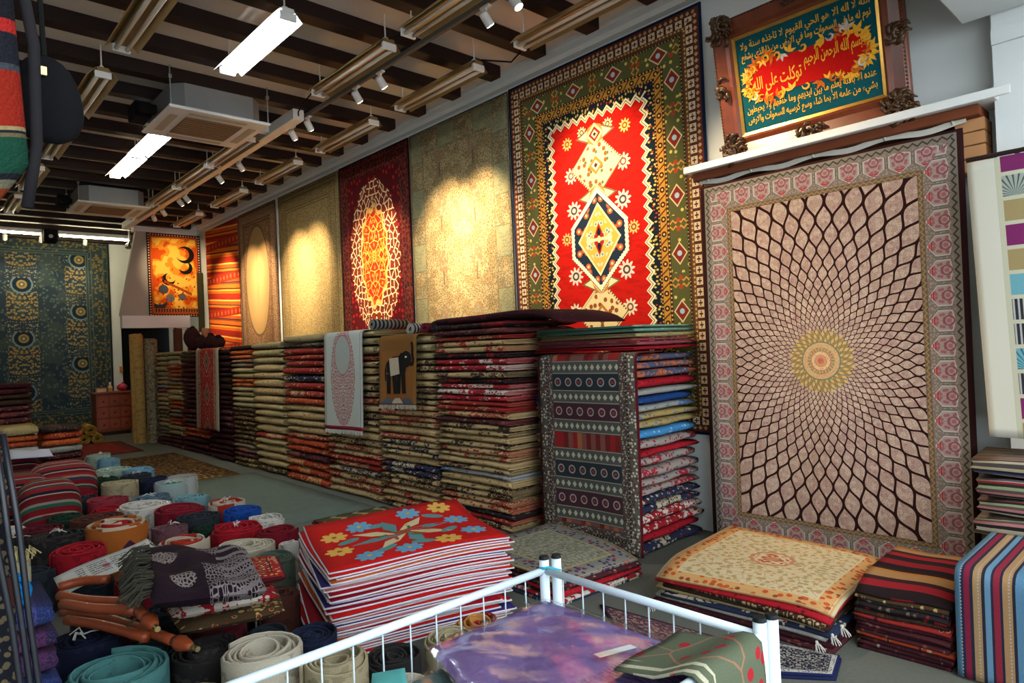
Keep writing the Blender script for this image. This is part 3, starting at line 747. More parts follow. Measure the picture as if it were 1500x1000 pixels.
lettering('بشيء من علمه الا بما شاء وسع كرسيه السموات والارض', -cw + .03, cw - .03, vm - .248, .07, .0128, M_gt, 'lettering')

# ================================================================ STACKS OF FOLDED RUGS ALONG THE WALL
def pile_mat(name, base, a, b, dens=.45, seg=.45, vs_=24):
    def f():
        u, v = uv(); q = orand() * 37.0
        k = vor(u + q, v * 1.5, vs_, q=q); c = over(base, (k[0] < .42) * (k[1] > 1 - dens), a)
        c = over(c, (k[0] < .34) * (k[2] > .78), b)
        sg = noise(u * .8 + q, v * .15, 3.2, 1, q); c = over(c, (sg > 1 - seg) * (k[0] < .62), a)
        c = over(c, (sg > 1.06 - seg) * (k[0] < .3), base)
        return mulc(c, noise(u + q, v, 160, 2) * .5 + .75)
    return mat('folded_' + name, f, bump=(220, .3))
PM = {
 'cream': ('#a08860', '#846c48', '#6a4a30', .4, .2), 'cream and red': ('#a08860', '#842a24', '#3a2420', .4, .5), 'cream and navy': ('#9c8660', '#1d2434', '#6a2a22', .4, .5),
 'cream and brown': ('#9a845e', '#34241c', '#7c3a28', .42, .5), 'red and cream': ('#842420', '#a3845f', '#32161a', .35, .4), 'rust red': ('#92361e', '#b08a5a', '#3c1a14', .35, .35),
 'dark maroon': ('#2c1016', '#4a1a1c', '#1a1014', .4, .4), 'charcoal': ('#241e1e', '#5c5044', '#6a2220', .35, .4), 'plum': ('#3f1c20', '#6e3a34', '#8a7a66', .3, .35),
 'olive grey': ('#8c7d58', '#74663f', '#988a66', .3, .2), 'beige': ('#9a865e', '#8a744c', '#7c5a3a', .25, .15), 'brown and gold': ('#40301e', '#a08a56', '#6c2a1c', .45, .4),
 'orange and brown': ('#a04a22', '#5c3a24', '#b08a52', .35, .4), 'grey and rust': ('#6a665a', '#8a3a20', '#3a3a3a', .35, .4), 'mustard': ('#a07a28', '#7c5a20', '#8c3a1e', .3, .2),
 'mint green': ('#5d8272', '#4a6a5e', '#8a9a84', .3, .3), 'rose pink': ('#84404a', '#6e333c', '#9a6a66', .25, .2), 'blue and orange': ('#454a62', '#a85a34', '#8a8474', .4, .5),
 'bright red': ('#8f1620', '#a82028', '#5a1018', .2, .15), 'pale grey': ('#84847e', '#70706c', '#9a9a92', .25, .2), 'deep blue': ('#1a3a70', '#16305c', '#4a6a9a', .2, .2),
 'grey and blue': ('#8a8a84', '#4a6488', '#9a6a4a', .35, .45), 'sand and blue': ('#93804e', '#4e6c80', '#8a4a34', .35, .4), 'sky blue': ('#3a78a8', '#2c6494', '#8aa6b8', .25, .2),
 'speckled multicolour': ('#8a8078', '#8a2430', '#2c3a62', .5, .4), 'crimson and white': ('#8a1a20', '#b0a89c', '#3a2a3a', .45, .5), 'navy and cream': ('#22283c', '#a89a80', '#84242a', .45, .45),
 'dark brown': ('#2e1f18', '#46301f', '#1e1512', .3, .3), 'black and red': ('#1c1214', '#7a1a20', '#6a5a4c', .35, .45)}
PMS = {k: pile_mat(k.replace(' ', '_'), *v) for k, v in PM.items()}
def folded_mesh(w_, d_, t_, seed, nx=6):
    r = random.Random(seed); mb = MB(); R0 = t_ / 2
    ph = [r.uniform(0, 6.28) for _ in range(4)]
    def path(rad, y_in, yb):
        c = [(yb, R0 + rad)] + [(y_in + rad*.15 + (rad) * (1 - math.cos(a)) * .9, R0 + rad*math.sin(a)) for a in [PI/2 - PI*k/7 for k in range(8)]] + [(yb, R0 - rad)]
        # front arc is nearest at the middle
        return [(p[0] if i in (0, len(c)-1) else y_in + (1 - math.sqrt(max(0, 1 - ((p[1]-R0)/max(rad, 1e-6))**2))) * rad * 1.2, p[1]) for i, p in enumerate(c)]
    for (ro, ri, yo, sh) in ((R0, R0*.48, 0, 0), (R0*.44, R0*.06, R0*.75, .01)):
        po, pi_ = path(ro, yo, d_ - sh), path(ri, yo + (ro - ri), d_ - sh)
        n = len(po); loop = po + pi_[::-1]; L = len(loop)
        vs, uvs, fs = [], [], []; acc = [0]
        for i in range(1, L): acc.append(acc[-1] + math.dist(loop[i], loop[i-1]) * (1 if i < n else .0))
        for k in range(nx + 1):
            x = (k/nx - .5) * w_; e = 1 - .16 * abs(2*k/nx - 1) ** 3
            for i, (y, z) in enumerate(loop):
                dy = .010*math.sin(x*6 + ph[0]) + .007*math.sin(x*13 + ph[1])
                zz = R0 + (z - R0) * (e + .05*math.sin(x*8 + ph[2]) - .14) if y < d_ - .05 else z
                vs.append((x + (.012*math.sin(z/t_*9 + ph[3]) if k in (0, nx) else 0), y + dy * (1 if y < .2 else 0) + .012, zz)); uvs.append((x + seed*.37, acc[i]))
        for k in range(nx):
            for i in range(L): a, b = k*L + i, k*L + (i+1) % L; fs.append((a, a+L, b+L, b))
        for k in (0, nx):
            for i in range(n - 1):
                q = (k*L+i, k*L+i+1, k*L+L-2-i, k*L+L-1-i); fs.append(q if k == 0 else q[::-1])
        mb.add(vs, fs, uvs)
    return mb
FOLD = {}
def fold_data(M_, wide, var):
    key = (M_.name, wide, var)
    if key not in FOLD: FOLD[key] = folded_mesh(*( (.95, .80, .07) if wide else (.95, .80, .045)), var, 6).mesh('folded_rug', M_, True)
    return FOLD[key]
def stack(x0, ya, yb, top, names, desc, grp, rz=-PI/2, depth=.84, jit=.014, z0=.0):
    """names listed top to bottom"""
    n = len(names); rr = random.Random(n * 13 + int(ya * 100)); wts = [rr.uniform(.8, 1.25) * (1.25 if nm in ('cream', 'olive grey', 'beige') else 1) for nm in names]; tot = sum(wts)
    z = z0; cy = (ya + yb) / 2; W_ = abs(yb - ya)
    for i in range(n - 1, -1, -1):
        nm = names[i]; h = wts[i] / tot * (top - z0); wide = h > .055
        o = bpy.data.objects.new('folded_rug', fold_data(PMS[nm], wide, rr.randrange(4))); COL.objects.link(o)
        o.scale = (W_ / .95 * rr.uniform(.94, .99), depth / .80 * rr.uniform(.95, .99), (h - .0012) / (.07 if wide else .045))
        j = rr.uniform(-jit, jit)
        if abs(rz) > .1: o.location = (x0 + rr.uniform(0, jit*1.4), cy + j, z)
        else: o.location = (cy + j, x0 + rr.uniform(0, .03), z)
        o.rotation_euler.z = rz + rr.uniform(-.012, .012)
        tag(o, f'{nm} folded rug, {ordw(i+1)} from top of {desc}', 'rug', grp); z += h
def mixn(spec):
    out = []
    for s_ in spec.split(','):
        a, _, b_ = s_.strip().rpartition('*'); out += [a] * int(b_)
    return out
XF = 3.45
stack(XF, 12.76, 13.40, 1.66, mixn('olive grey*3,cream*1,olive grey*2,cream*1,pale grey*1,rose pink*1,cream*2,olive grey*2,cream and brown*2,olive grey*2,grey and rust*3,plum*2'), 'stack next to standing rolled rug', 'wall stack beside the standing roll')
stack(XF, 11.98, 12.72, 1.66, mixn('olive grey*2,beige*1,rust red*1,orange and brown*2,grey and rust*2,mustard*1,beige*2,orange and brown*2,grey and rust*2,rust red*2,olive grey*2,plum*3'), 'stack second from standing rolled rug', 'wall stack second from the standing roll')
stack(XF, 10.72, 11.94, 1.65, mixn('brown and gold*1,charcoal*1,dark maroon*4,plum*3,dark maroon*4,plum*4,rust red*2,dark maroon*3'), 'maroon stack left of red runner', 'maroon wall stack')
stack(XF, 9.72, 10.68, 1.64, mixn('dark brown*1,dark maroon*3,dark brown*3,dark maroon*4,plum*3,dark maroon*6'), 'dark stack half hidden by red runner', 'dark wall stack')
stack(XF, 8.92, 9.66, 1.67, mixn('dark brown*1,orange and brown*2,grey and rust*2,olive grey*2,orange and brown*2,olive grey*4,brown and gold*8,grey and rust*2,plum*1,brown and gold*2'), 'thin-layered stack right of red runner', 'thin-layered wall stack')
stack(XF, 7.95, 8.86, 1.69, mixn('olive grey*3,cream*5,beige*4,red and cream*1,beige*4,brown and gold*1'), 'cream stack beside the thin-layered stack', 'cream wall stack')
stack(XF, 6.86, 7.90, 1.74, mixn('olive grey*1,charcoal*1,red and cream*4,navy and cream*1,red and cream*2,rust red*1,cream*4,cream and red*1,rust red*2,plum*1,rust red*3'), 'stack left of white prayer rug', 'wall stack left of the prayer rug')
stack(XF, 5.76, 6.82, 1.72, mixn('olive grey*3,cream and red*2,cream*2,cream and brown*2,cream and red*2,cream and brown*2,cream*2,cream and brown*1,cream and red*2,red and cream*2,cream and navy*1,cream and red*2,cream*1'), 'stack under white prayer rug', 'wall stack under the prayer rug')
stack(XF, 4.80, 5.72, 1.63, mixn('olive grey*3,cream and brown*2,cream*2,cream and brown*3,cream and red*4,cream*1,cream and red*1,cream and navy*3,cream*1,navy and cream*2,cream and brown*2,cream and red*3,cream and brown*1'), 'stack under elephant rug', 'wall stack under the elephant rug')
stack(XF, 3.83, 4.76, 1.60, mixn('red and cream*1,cream and red*2,black and red*1,crimson and white*2,cream and brown*1,black and red*1,crimson and white*3,red and cream*2,cream and red*1,plum*1,cream and brown*2,cream*1,cream and brown*1,cream and red*2,cream*1,cream and brown*1,grey and blue*1,cream*1,cream and brown*2,cream and red*2,charcoal*1,red and cream*1,cream and brown*2'), 'tall stack under dark overhanging rug', 'tallest wall stack')
stack(2.79, 3.72, 4.50, 1.405, mixn('blue and orange*3,bright red*1,pale grey*1,deep blue*1,grey and blue*1,sand and blue*2,sky blue*1,speckled multicolour*1,bright red*1,speckled multicolour*4,navy and cream*2,crimson and white*2,bright red*1,navy and cream*1'), 'bright stack under the banded kilim', 'bright stack by the spiral rug', rz=0, depth=.98)
stack(2.77, 3.72, 4.52, 1.615, mixn('mint green*2,olive grey*1,rose pink*2,bright red*1'), 'pile resting on the banded kilim', 'pile on the banded kilim', rz=0, depth=.98, z0=1.432)

# ================================================================ RUGS DRAPED OVER THE STACKS
def poly_at(pts, s):
    for a, b in zip(pts, pts[1:]):
        L = math.dist(a, b)
        if s <= L: k = s / L; return (a[0] + (b[0]-a[0])*k, a[1] + (b[1]-a[1])*k)
        s -= L
    a, b = pts[-2], pts[-1]; L = math.dist(a, b); k = 1 + s / L
    return (a[0] + (b[0]-a[0])*k, a[1] + (b[1]-a[1])*k)
def rnd_path(x_top, x_front, z_top, z_bot, r=.05, back=.25, flare=0.0):
    """profile (x,z) from the back on top of the stack, over the front edge and down"""
    p = [(x_front + r + back, z_top), (x_front + r, z_top)]
    p += [(x_front + r - r*math.sin(a), z_top - r + r*math.cos(a)) for a in [PI/2*k/5 for k in range(1, 6)]]
    p += [(x_front - flare, z_bot)]
    return p
def draped(name, label, path, yc, w_, pat, mname, th=.008, nv=40, nu=14, wob=.006, fringe=None, hems=True):
    L = sum(math.dist(a, b) for a, b in zip(path, path[1:]))
    t = thing(name, label, 'rug', (path[-1][0], yc, path[-1][1]), 'rugs draped over the stacks')
    def fn(u, v):
        x, z = poly_at(path, L/2 - v); k = max(0, .5 - v/L) ** 1.5
        return (x - path[-1][0] - wob*(1 + math.sin(u*9 + v*2)) * k, -u, z - path[-1][1] + .008*math.sin(u*5)*k)
    o = MB().slab(fn, nu, nv, w_, L, th).obj('pile', mat(mname, pat, bump=(300, .25)), t, True)
    if fringe:
        mb = MB(); n = int(w_ / .018)
        for i in range(n):
            u = (i + .5)/n*w_ - w_/2; p = Vector(fn(u, -L/2)); mb.tube([p, p + Vector((random.uniform(-.004, .002), random.uniform(-.008, .008), -random.uniform(.035, .05)))], .0035, 4)
        mb.obj('fringe', plain(fringe[0], fringe[1], .12), t)['kind'] = 'stuff'
    return t, fn, L
def pat_prayer(hw, hh, cy):
    def f():
        u, v, d, s = rugxy(hw, hh); c = over('#8d938c', d > .012, '#a5aaa2')
        c = over(c, band(d, .03, .04), '#8a5a58'); c = over(c, (v < -hh + .09) * (v > -hh + .05), '#8a2430')
        e = hyp(u / .17, (v - cy - .22) / .21); b = hyp(u / .26, (v - cy) / .52)
        k = vor(ab(u), v, 32, 'DISTANCE_TO_EDGE'); c = over(c, (b < 1.0) * (k < .10), '#8e4a4c'); c = over(c, (b < 1.0) * (e > 1.05) * (vor(ab(u), v, 40)[0] < .3), '#a05a58')
        c = over(c, e < .95, '#969a94'); c = over(c, band(e, .95, 1.03), '#9a6260')
        return weave(c, u, v, .12)
    return f
zt = 1.732
p0, p1 = ax(470, 625, 3.40), ax(540, 622, 3.40)
draped('prayer_rug', 'pale grey prayer rug with red floral oval, hanging over a stack', rnd_path(0, 3.425, zt, p0.z, back=.3, flare=.02), (ax(474, 560, 3.42).y + ax(535, 560, 3.42).y)/2, .80, pat_prayer(.40, .73, -.12), 'prayer_rug', fringe=('prayer_fringe', '#b4b4ac'))
def pat_ele():
    u, v, d, s = rugxy(.31, .58); c = over('#6a4a22', d > .02, '#74522a'); c = over(c, d > .035, '#784c20'); c = over(c, (d > .04) * (v > .05), '#6c4820')
    c = over(c, (v < -.42) * (d > .03), '#6a4c34')
    return weave(c, u, v)
pa = rnd_path(0, 3.415, 1.652, ax(580, 592, 3.41).z, back=.22, flare=.02)
ele, efn, eL = draped('elephant_rug', 'tan pictorial rug with a black elephant, hanging over a stack', pa, (ax(556, 545, 3.42).y + ax(614, 545, 3.42).y)/2, .62, pat_ele, 'elephant_rug', fringe=('elephant_fringe', '#a59c8c'))
def EF(u, v, q):
    u, v = u*1.05, -eL/2 + (v + eL/2)*.70 - .03
    p = Vector(efn(u, v)); e = .004; n = (Vector(efn(u+e, v)) - p).cross(Vector(efn(u, v+e)) - p).normalized(); return p + n*(q + .0012)
M_blk = plain('black_wool', '#15120f', .2, 40); M_slate = plain('slate_wool', '#474a58', .15, 40); M_crm = plain('cream_wool', '#a89a84', .15, 40)
b0 = -eL/2
E_ = MB()
body = [(-.17, .48), (-.15, .62), (-.06, .68), (.06, .69), (.12, .66), (.15, .56), (.14, .46), (.05, .42), (-.08, .42)]
E_.prism([(u, b0 + v) for u, v in body], EF, .003)
E_.prism([(u, b0 + v) for u, v in ell(.15, .64, .08, .11, 12)], EF, .0036)
E_.prism([(u, b0 + v) for u, v in ell(.09, .64, .05, .09, 10)], EF, .0042)
for (x, a) in ((-.14, .0), (-.05, .02), (.03, -.01), (.10, .015)): E_.prism([(x - .03, b0 + .45), (x - .028 + a, b0 + .19), (x + .032 + a, b0 + .19), (x + .035, b0 + .45)], EF, .0026)
tr_ = [(.20, .60), (.24, .56), (.26, .62), (.245, .72), (.25, .80), (.235, .86)]
for (a, b) in zip(tr_, tr_[1:]):
    dx, dy = b[0]-a[0], b[1]-a[1]; L_ = math.hypot(dx, dy); nx, ny = -dy/L_*.017, dx/L_*.017
    E_.prism([(a[0]-nx, b0+a[1]-ny), (b[0]-nx, b0+b[1]-ny), (b[0]+nx, b0+b[1]+ny), (a[0]+nx, b0+a[1]+ny)], EF, .003)
E_.prism([(-.17, b0+.6), (-.2, b0+.5), (-.195, b0+.36), (-.18, b0+.36), (-.18, b0+.5), (-.15, b0+.62)], EF, .0024)
E_.obj('elephant_figure', M_blk, ele)['label'] = 'black elephant with raised trunk'
MB().prism([(-.12, b0+.66), (.03, b0+.67), (.05, b0+.45), (-.1, b0+.42)], lambda u, v, q: EF(u, v, q + .0035), .0015).obj('saddle_cloth', M_crm, ele)
MB().prism(ell(.15, b0+.67, .014, .014, 8), lambda u, v, q: EF(u, v, q + .004), .001).obj('eye', M_crm, ele)
for cx, M_ in ((-.16, M_slate), (.0, M_crm), (.16, M_slate)):
    MB().prism([(cx-.10, b0+.06), (cx-.03, b0+.13), (cx+.04, b0+.13), (cx+.10, b0+.06)], EF, .002).obj('ground_stone', M_, ele)
def pat_runner():
    u, v, d, s = rugxy(.42, .97); c = over('#8a7a64', d > .015, '#8d8068'); c = scroll(c, d, s, .03, .11, '#7a6a58', '#5a1c1c', '#2c2428', 34)
    f = d > .12; c = over(c, f, '#7c1c1c'); x = cell(v, .5) * .5; q = ab(u) * 1.2 + ab(x); c = over(c, f * (q < .17), '#9c8a70'); c = over(c, f * (q < .15), '#5c1a18'); c = over(c, f * (q < .09), '#6e6a50'); c = over(c, f * (q < .05), '#241c20')
    k = vor(ab(u), v, 30); c = over(c, f * (q > .17) * (k[0] < .28) * (k[1] > .6), '#8d6a54'); return weave(c, u, v)
draped('red_runner', 'red runner with two diamonds hanging over the dark stacks', rnd_path(0, 3.425, 1.665, ax(310, 630, 3.42).z, back=.3, flare=.02), (ax(287, 570, 3.42).y + ax(322, 570, 3.42).y)/2, .98, pat_runner, 'red_runner')
def pat_band():
    u, v, d, s = rugxy(.47, .86)
    c = over('#4a1014', d > .015, '#3a3630'); c = scroll(c, d, s, .02, .085, '#4a473f', '#a39c8c', '#5c1c1e', 44)
    c = dots(c, d, s, .085, .10, '#2a2624', '#8d8574', .03); c = scroll(c, d, s, .10, .15, '#4a3e38', '#8a8474', '#3a1a20', 60)
    f = d > .155; c = over(c, f, '#3c3a36'); P = .215
    q = fr((v + .02) / P); y = q - .5; row = fl((v + .02) / P)
    c = over(c, f * (q < .34), '#454540'); x = cell(u, .055); c = over(c, f * (ab(q - .17) < .10) * ((ab(x) + ab(q - .17) * 3) < .34), '#9a9a84')
    wide = f * (q > .40) * (q < .94)
    m3 = fr(row / 3.0)
    c = over(c, wide * (m3 < .2), '#3a2028'); c = over(c, wide * band(m3, .2, .5), '#23282c'); c = over(c, wide * (m3 > .5), '#5a1c1a')
    xx = cell(u, .105) * .105; yy = (q - .67) * P; r = hyp(xx, yy)
    c = over(c, wide * (m3 < .5) * band(r, .022, .032), '#86807a'); c = over(c, wide * (m3 < .5) * (r < .012), '#7c2a28')
    kk = vor(fl(u / .045) * 1.7, row, 3); c = over(c, wide * (m3 > .5) * (kk[1] > .5), '#8a5234'); c = over(c, wide * (m3 > .5) * (kk[2] > .7), '#6a4038'); c = over(c, wide * (m3 > .5) * (kk[2] < .25), '#7a1c1c')
    for a in (.36, .96): c = over(c, f * band(q, a, a + .03), '#7d7a6c')
    return weave(c, u, v)
draped('banded_kilim', 'dark grey kilim with banded motifs hanging to the floor', [(3.98, 1.424), (3.73, 1.424), (3.69, 1.422), (3.672, 1.41), (3.662, 1.38), (3.658, 1.3), (3.665, .03)], 3.21, .94, pat_band, 'banded_kilim', wob=.012, nv=44)
# dark rugs lying across the tall stack and the bright one
def lay_over(name, label, pts, xw, th, M_, x0, grp):
    L = sum(math.dist(a, b) for a, b in zip(pts, pts[1:]))
    t = thing(name, label, 'rug', (x0, 0, 0), grp)
    def fn(u, v):
        y, z = poly_at(pts, v + L/2); return (xw/2 - u - .004*math.sin(v*9), y, z)
    def prof(u, v):
        y, z = poly_at(pts, v + L/2); return y, z
    mb = MB(); vs = []; uvs = []; fs = []; nL, nA = 22, 12
    for j in range(nL + 1):
        y, z = poly_at(pts, L*j/nL); tp = .35 if j in (0, nL) else 1
        for i in range(nA):
            a = 2*PI*i/nA; cx = math.copysign(abs(math.cos(a))**.3, math.cos(a)); sz = math.copysign(abs(math.sin(a))**.6, math.sin(a))
            vs.append((xw/2 + cx*xw/2, y, z + th/2 + sz*th/2*tp)); uvs.append((y, i*.1))
    for j in range(nL):
        for i in range(nA): a, b = j*nA+i, j*nA+(i+1) % nA; fs.append((a, b, b+nA, a+nA))
    fs += [tuple(range(nA))[::-1], tuple(range(nL*nA, (nL+1)*nA))]
    mb.add(vs, fs, uvs).obj('folds', M_, t, True); return t
zt = 1.606
lay_over('folded_rug', 'long plum folded rug lying lowest across the tall stack', [(4.78, zt), (3.84, zt)], .84, .05, PMS['plum'], XF, 'rugs lying across the tall stack')
lay_over('folded_rug', 'long black and red folded rug lying across the tall stack', [(4.80, zt+.051), (3.82, zt+.051)], .84, .05, PMS['black and red'], XF + .01, 'rugs lying across the tall stack')
lay_over('folded_rug', 'longest dark maroon rug arching from tall stack over the bright stack', [(4.80, zt+.102), (4.2, zt+.105), (3.82, zt+.115), (3.55, zt+.11), (3.4, zt+.085), (3.25, zt+.03)], .76, .06, PMS['dark maroon'], XF + .02, 'rugs lying across the tall stack')
# small rolls lying on the stack tops
def lying_roll(label, c, ang, L, r, M_, grp, M_end=None, name='rolled_mat', turns=3):
    t = thing(name, label, 'rug', c, grp, ang)
    mb = MB(); n = turns*14; vs = []; fs = []; uvs = []
    for k in range(n + 1):
        a = 2*PI*k/14; rr = r*.25 + (r*.72)*k/n; tk = r*.72/turns*.82
        for (rad, x) in ((rr, -L/2), (rr + tk, -L/2), (rr + tk, L/2), (rr, L/2)):
            vs.append((x, rad*math.cos(a), r*.97 + rad*math.sin(a)*.97)); uvs.append((x, a*rr))
    for k in range(n):
        for i in range(4): a, b = k*4+i, k*4+(i+1) % 4; fs.append((a, b, b+4, a+4))
    fs += [(3, 2, 1, 0), (n*4, n*4+1, n*4+2, n*4+3)]
    mb.add(vs, fs, uvs).obj('roll', M_, t, True); return t

# ================================================================ BACK OF THE SHOP
def spiral_roll(diam, h, turns, seed, squash=1.0, core=.18, uneven=.012):
    r_ = random.Random(seed); mb = MB(); R = diam/2; pitch = R*(1-core)/turns; n = turns*18; vs, fs, uvs = [], [], []; s_ = 0
    ph = r_.uniform(0, 6.28)
    for k in range(n + 1):
        a = 2*PI*k/18 + ph; ri = R*core + pitch*k/18 * (1 - 1/turns*.0); ri = R*core + (R - pitch*.8 - R*core)*k/n; ro = ri + pitch*.70
        dz = uneven*(math.sin(a*.55 + ph) + .5*math.sin(a*1.7)) - uneven*1.5; s_ += ri*2*PI/18
        for rad, z in ((ri, .0), (ri, h + dz - pitch*.25), (ri + pitch*.22, h + dz), (ro - pitch*.22, h + dz), (ro, h + dz - pitch*.25), (ro, .0)):
            vs.append((rad*math.cos(a), rad*math.sin(a)*squash, z)); uvs.append((s_, 10 + (rad-ri)/pitch if z > h*.5 and rad not in (ri, ro) else z))
    for k in range(n):
        for i in range(5): a, b = k*6+i, k*6+i+1; fs.append((a, a+6, b+6, b))
    fs += [(0, 1, 2, 3, 4, 5), tuple(n*6 + i for i in range(6))[::-1]]
    return mb.add(vs, fs, uvs)
def carpet(name, base, alt=None, rings=0.0, dots_=None):
    def f():
        u, v = uv(); q = orand() * 11.0; c = base
        if alt and rings: c = over(base, fr(u / rings + q) > .5, alt)
        elif alt: c = over(base, noise(u + q, v, 14, 2) > .56, alt)
        if dots_: k = vor(u, v, 22); c = over(c, (k[0] < .3) * (k[1] > .4) * (v < 5), dots_)
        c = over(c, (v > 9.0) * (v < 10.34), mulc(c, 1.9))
        return mulc(c, noise(u, v, 190, 2) * .6 + .7)
    return mat('carpet_' + name, f, bump=(260, .4))
t = thing('rolled_carpet', 'tall tan rolled carpet standing before the dark doorway', 'rug', (3.26, 13.80, 0), 'standing rolled carpets')
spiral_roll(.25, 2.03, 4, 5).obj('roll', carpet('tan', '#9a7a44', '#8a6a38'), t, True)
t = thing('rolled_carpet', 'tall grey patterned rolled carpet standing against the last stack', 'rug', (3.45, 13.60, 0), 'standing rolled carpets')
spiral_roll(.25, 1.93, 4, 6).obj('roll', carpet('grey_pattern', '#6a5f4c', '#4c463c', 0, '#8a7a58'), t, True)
for k, (x, y, c_, h_) in enumerate([(3.78, 13.12, '#4e2c22', .44), (3.98, 13.0, '#6a3c24', .44), (4.2, 12.9, '#52342a', .42)]):
    t = thing('rolled_mat', f'{("darker", "tawny", "umber")[k]} brown upright roll on top of the farthest stack', 'rug', (x, y, 1.663), 'brown rolls on the farthest stack')
    spiral_roll(.17, h_, 3, 20+k).obj('roll', carpet('brown%d' % k, c_, c_), t, True)
def lumpy(c, r, sq, seed, M_, t, name):
    rr = random.Random(seed); mb = MB(); n, mm = 12, 8; vs = []; fs = []
    for j in range(mm + 1):
        b = PI*j/mm
        for i in range(n):
            a = 2*PI*i/n; q = r*(1 + .10*math.sin(a*3 + seed + j) + rr.uniform(-.04, .04)); vs.append((q*math.sin(b)*math.cos(a), q*math.sin(b)*math.sin(a), sq*(-math.cos(b)*q) + sq*r))
    for j in range(mm):
        for i in range(n): a, b = j*n+i, j*n+(i+1) % n; fs.append((a, b, b+n, a+n))
    return mb.add(vs, fs).obj(name, M_, t, True, c)
M_bag = plain('dark_bag_cloth', '#2a1416', .3, 30)
for k, (x, y, z, r) in enumerate([(3.85, 12.50, 1.684, .15), (3.87, 12.1, 1.672, .11), (3.9, 11.72, 1.67, .12), (3.9, 11.35, 1.662, .10)]):
    t = thing('cloth_bundle', f'dark maroon cloth bundle, {ordw(k+1)} from the brown rolls on the far stacks', 'bundle', (x, y, z), 'cloth bundles on the far stacks')
    lumpy((0, 0, 0), r, 1.0 if k else 1.25, k, M_bag, t, 'bundle'); MB().tube([(0, 0, r*1.9*(1 if k else 1.25)), (.02, .01, r*2.15*(1 if k else 1.25))], .04, 8, True, [.06, .03]).obj('knot', M_bag, t, True)
hung('green_runner', 'narrow dark green runner hanging in the far corner', 4.53, YP-.06, 3.25, .11, 1.2, lambda: weave('#33301c', *uv()), 'y', nu=4, nv=8, wave=.003, grp='rugs hung at the back')
# chest of drawers
M_cw = plain('reddish_chest_wood', '#7a331a', .3, 8, rough=.45, spec=.35); M_cw2 = plain('drawer_wood', '#8a3d20', .3, 9, rough=.45, spec=.35)
t = thing('chest_of_drawers', 'small reddish wooden chest of nine drawers against the blue rug', 'chest', (2.98, 15.95, 0))
MB().box((0, 0, .07), (.66, .4, .86), .01).obj('carcass', M_cw, t); MB().box((-.03, -.03, .861), (.69, .41, .90), .008).obj('top', M_cw, t)
MB().box((.03, .03, 0), (.63, .37, .069)).obj('plinth', M_joist, t)
for i in range(3):
    for j in range(3):
        d_ = MB().box((.03 + i*.205, -.018, .12 + j*.24), (.22 + i*.205, -.001, .33 + j*.24), .006).obj('drawer', M_cw2, t)
        MB().tube([(.125 + i*.205, -.019, .225 + j*.24), (.125 + i*.205, -.04, .225 + j*.24)], .018, 8, True, [.01, .02]).obj('knob', M_joist, d_)
M_pinkp = plain('pink_plastic', '#c22a48', .1, rough=.3, spec=.5); M_cream = plain('cream_card', '#c0a890', .1); M_bot = plain('yellow_label', '#b07a30', .2)
t = thing('gift_box', 'pale pink flat box on the left of the wooden chest', 'box', (3.02, 16.02, .901)); MB().box((0, 0, 0), (.17, .14, .07), .006).obj('base', M_cream, t); MB().box((-.004, -.004, .071), (.174, .144, .09), .004).obj('lid', plain('salmon_card', '#b06a54', .1), t)
t = thing('bottle', 'small cream bottle with yellow label on the wooden chest', 'bottle', (3.27, 16.08, .901)); MB().tube([(0,0,0),(0,0,.10),(0,0,.13),(0,0,.17)], .04, 12, True, [.045,.045,.02,.018]).obj('body', M_cream, t, True); MB().tube([(0,0,.02),(0,0,.08)], .046, 12).obj('label_band', M_bot, t); MB().tube([(0,0,.171),(0,0,.2)], .02, 10).obj('cap', M_white, t)
t = thing('plastic_bag', 'bright pink crumpled bag on the right of the wooden chest', 'bag', (3.49, 16.08, .908)); lumpy((0, 0, 0), .10, .75, 9, M_pinkp, t, 'bag'); MB().tube([(0, 0, .145), (.01, 0, .17), (.05, .01, .18)], .012, 6).obj('handle', M_pinkp, t, True)
struct(MB().box((3.57, YB-.03, 1.28), (3.63, YB-.001, 1.42), .004).obj('trim_light_switch', M_gold))
# yellow rolls heaped by the chest
M_yel = carpet('gold_wool', '#8a6a2c', '#a8873e'); M_ora = carpet('orange_wool', '#8f4a20', '#7c3a1c')
for k, (x, y, z, a) in enumerate([(2.12, 15.1, 0, 1.53), (2.33, 15.05, 0, 1.53), (2.54, 15.0, 0, 1.53), (2.75, 14.95, 0, 1.53), (2.225, 15.08, .168, 1.53), (2.435, 15.03, .168, 1.53), (2.645, 14.98, .168, 1.53)]):
    lying_roll(f'{"orange" if k in (0, 4) else "golden"} rolled mat, {ordw(k+1)} in the heap by the wooden chest', (x, y, z), a, .75, .095, M_ora if k in (0, 4) else M_yel, 'rolled mats heaped by the chest')
# small rolls on the stacks under the prayer rug and elephant rug
for k, (px, py, r, c_) in enumerate([(592, 478, .055, '#8f8a84'), (609, 480, .05, '#6a1c28'), (622, 474, .055, '#a09a92')]):
    p = ax(px, py, 3.56); lying_roll(f'{("grey", "crimson", "white")[k]} rolled mat lying on top of the elephant rug stack', (3.78, p.y - .02*k, 1.655), .15 + .1*k, .34, r, carpet('topmat%d' % k, c_, '#25252c', .04), 'rolled mats above the elephant rug', turns=3)
lying_roll('charcoal rolled mat lying on the stack edge between prayer and elephant rugs', (3.75, 5.92, 1.735), .1, .45, .05, carpet('charc', '#1c1a1c', '#6a6660', .05), 'rolled mats above the elephant rug')
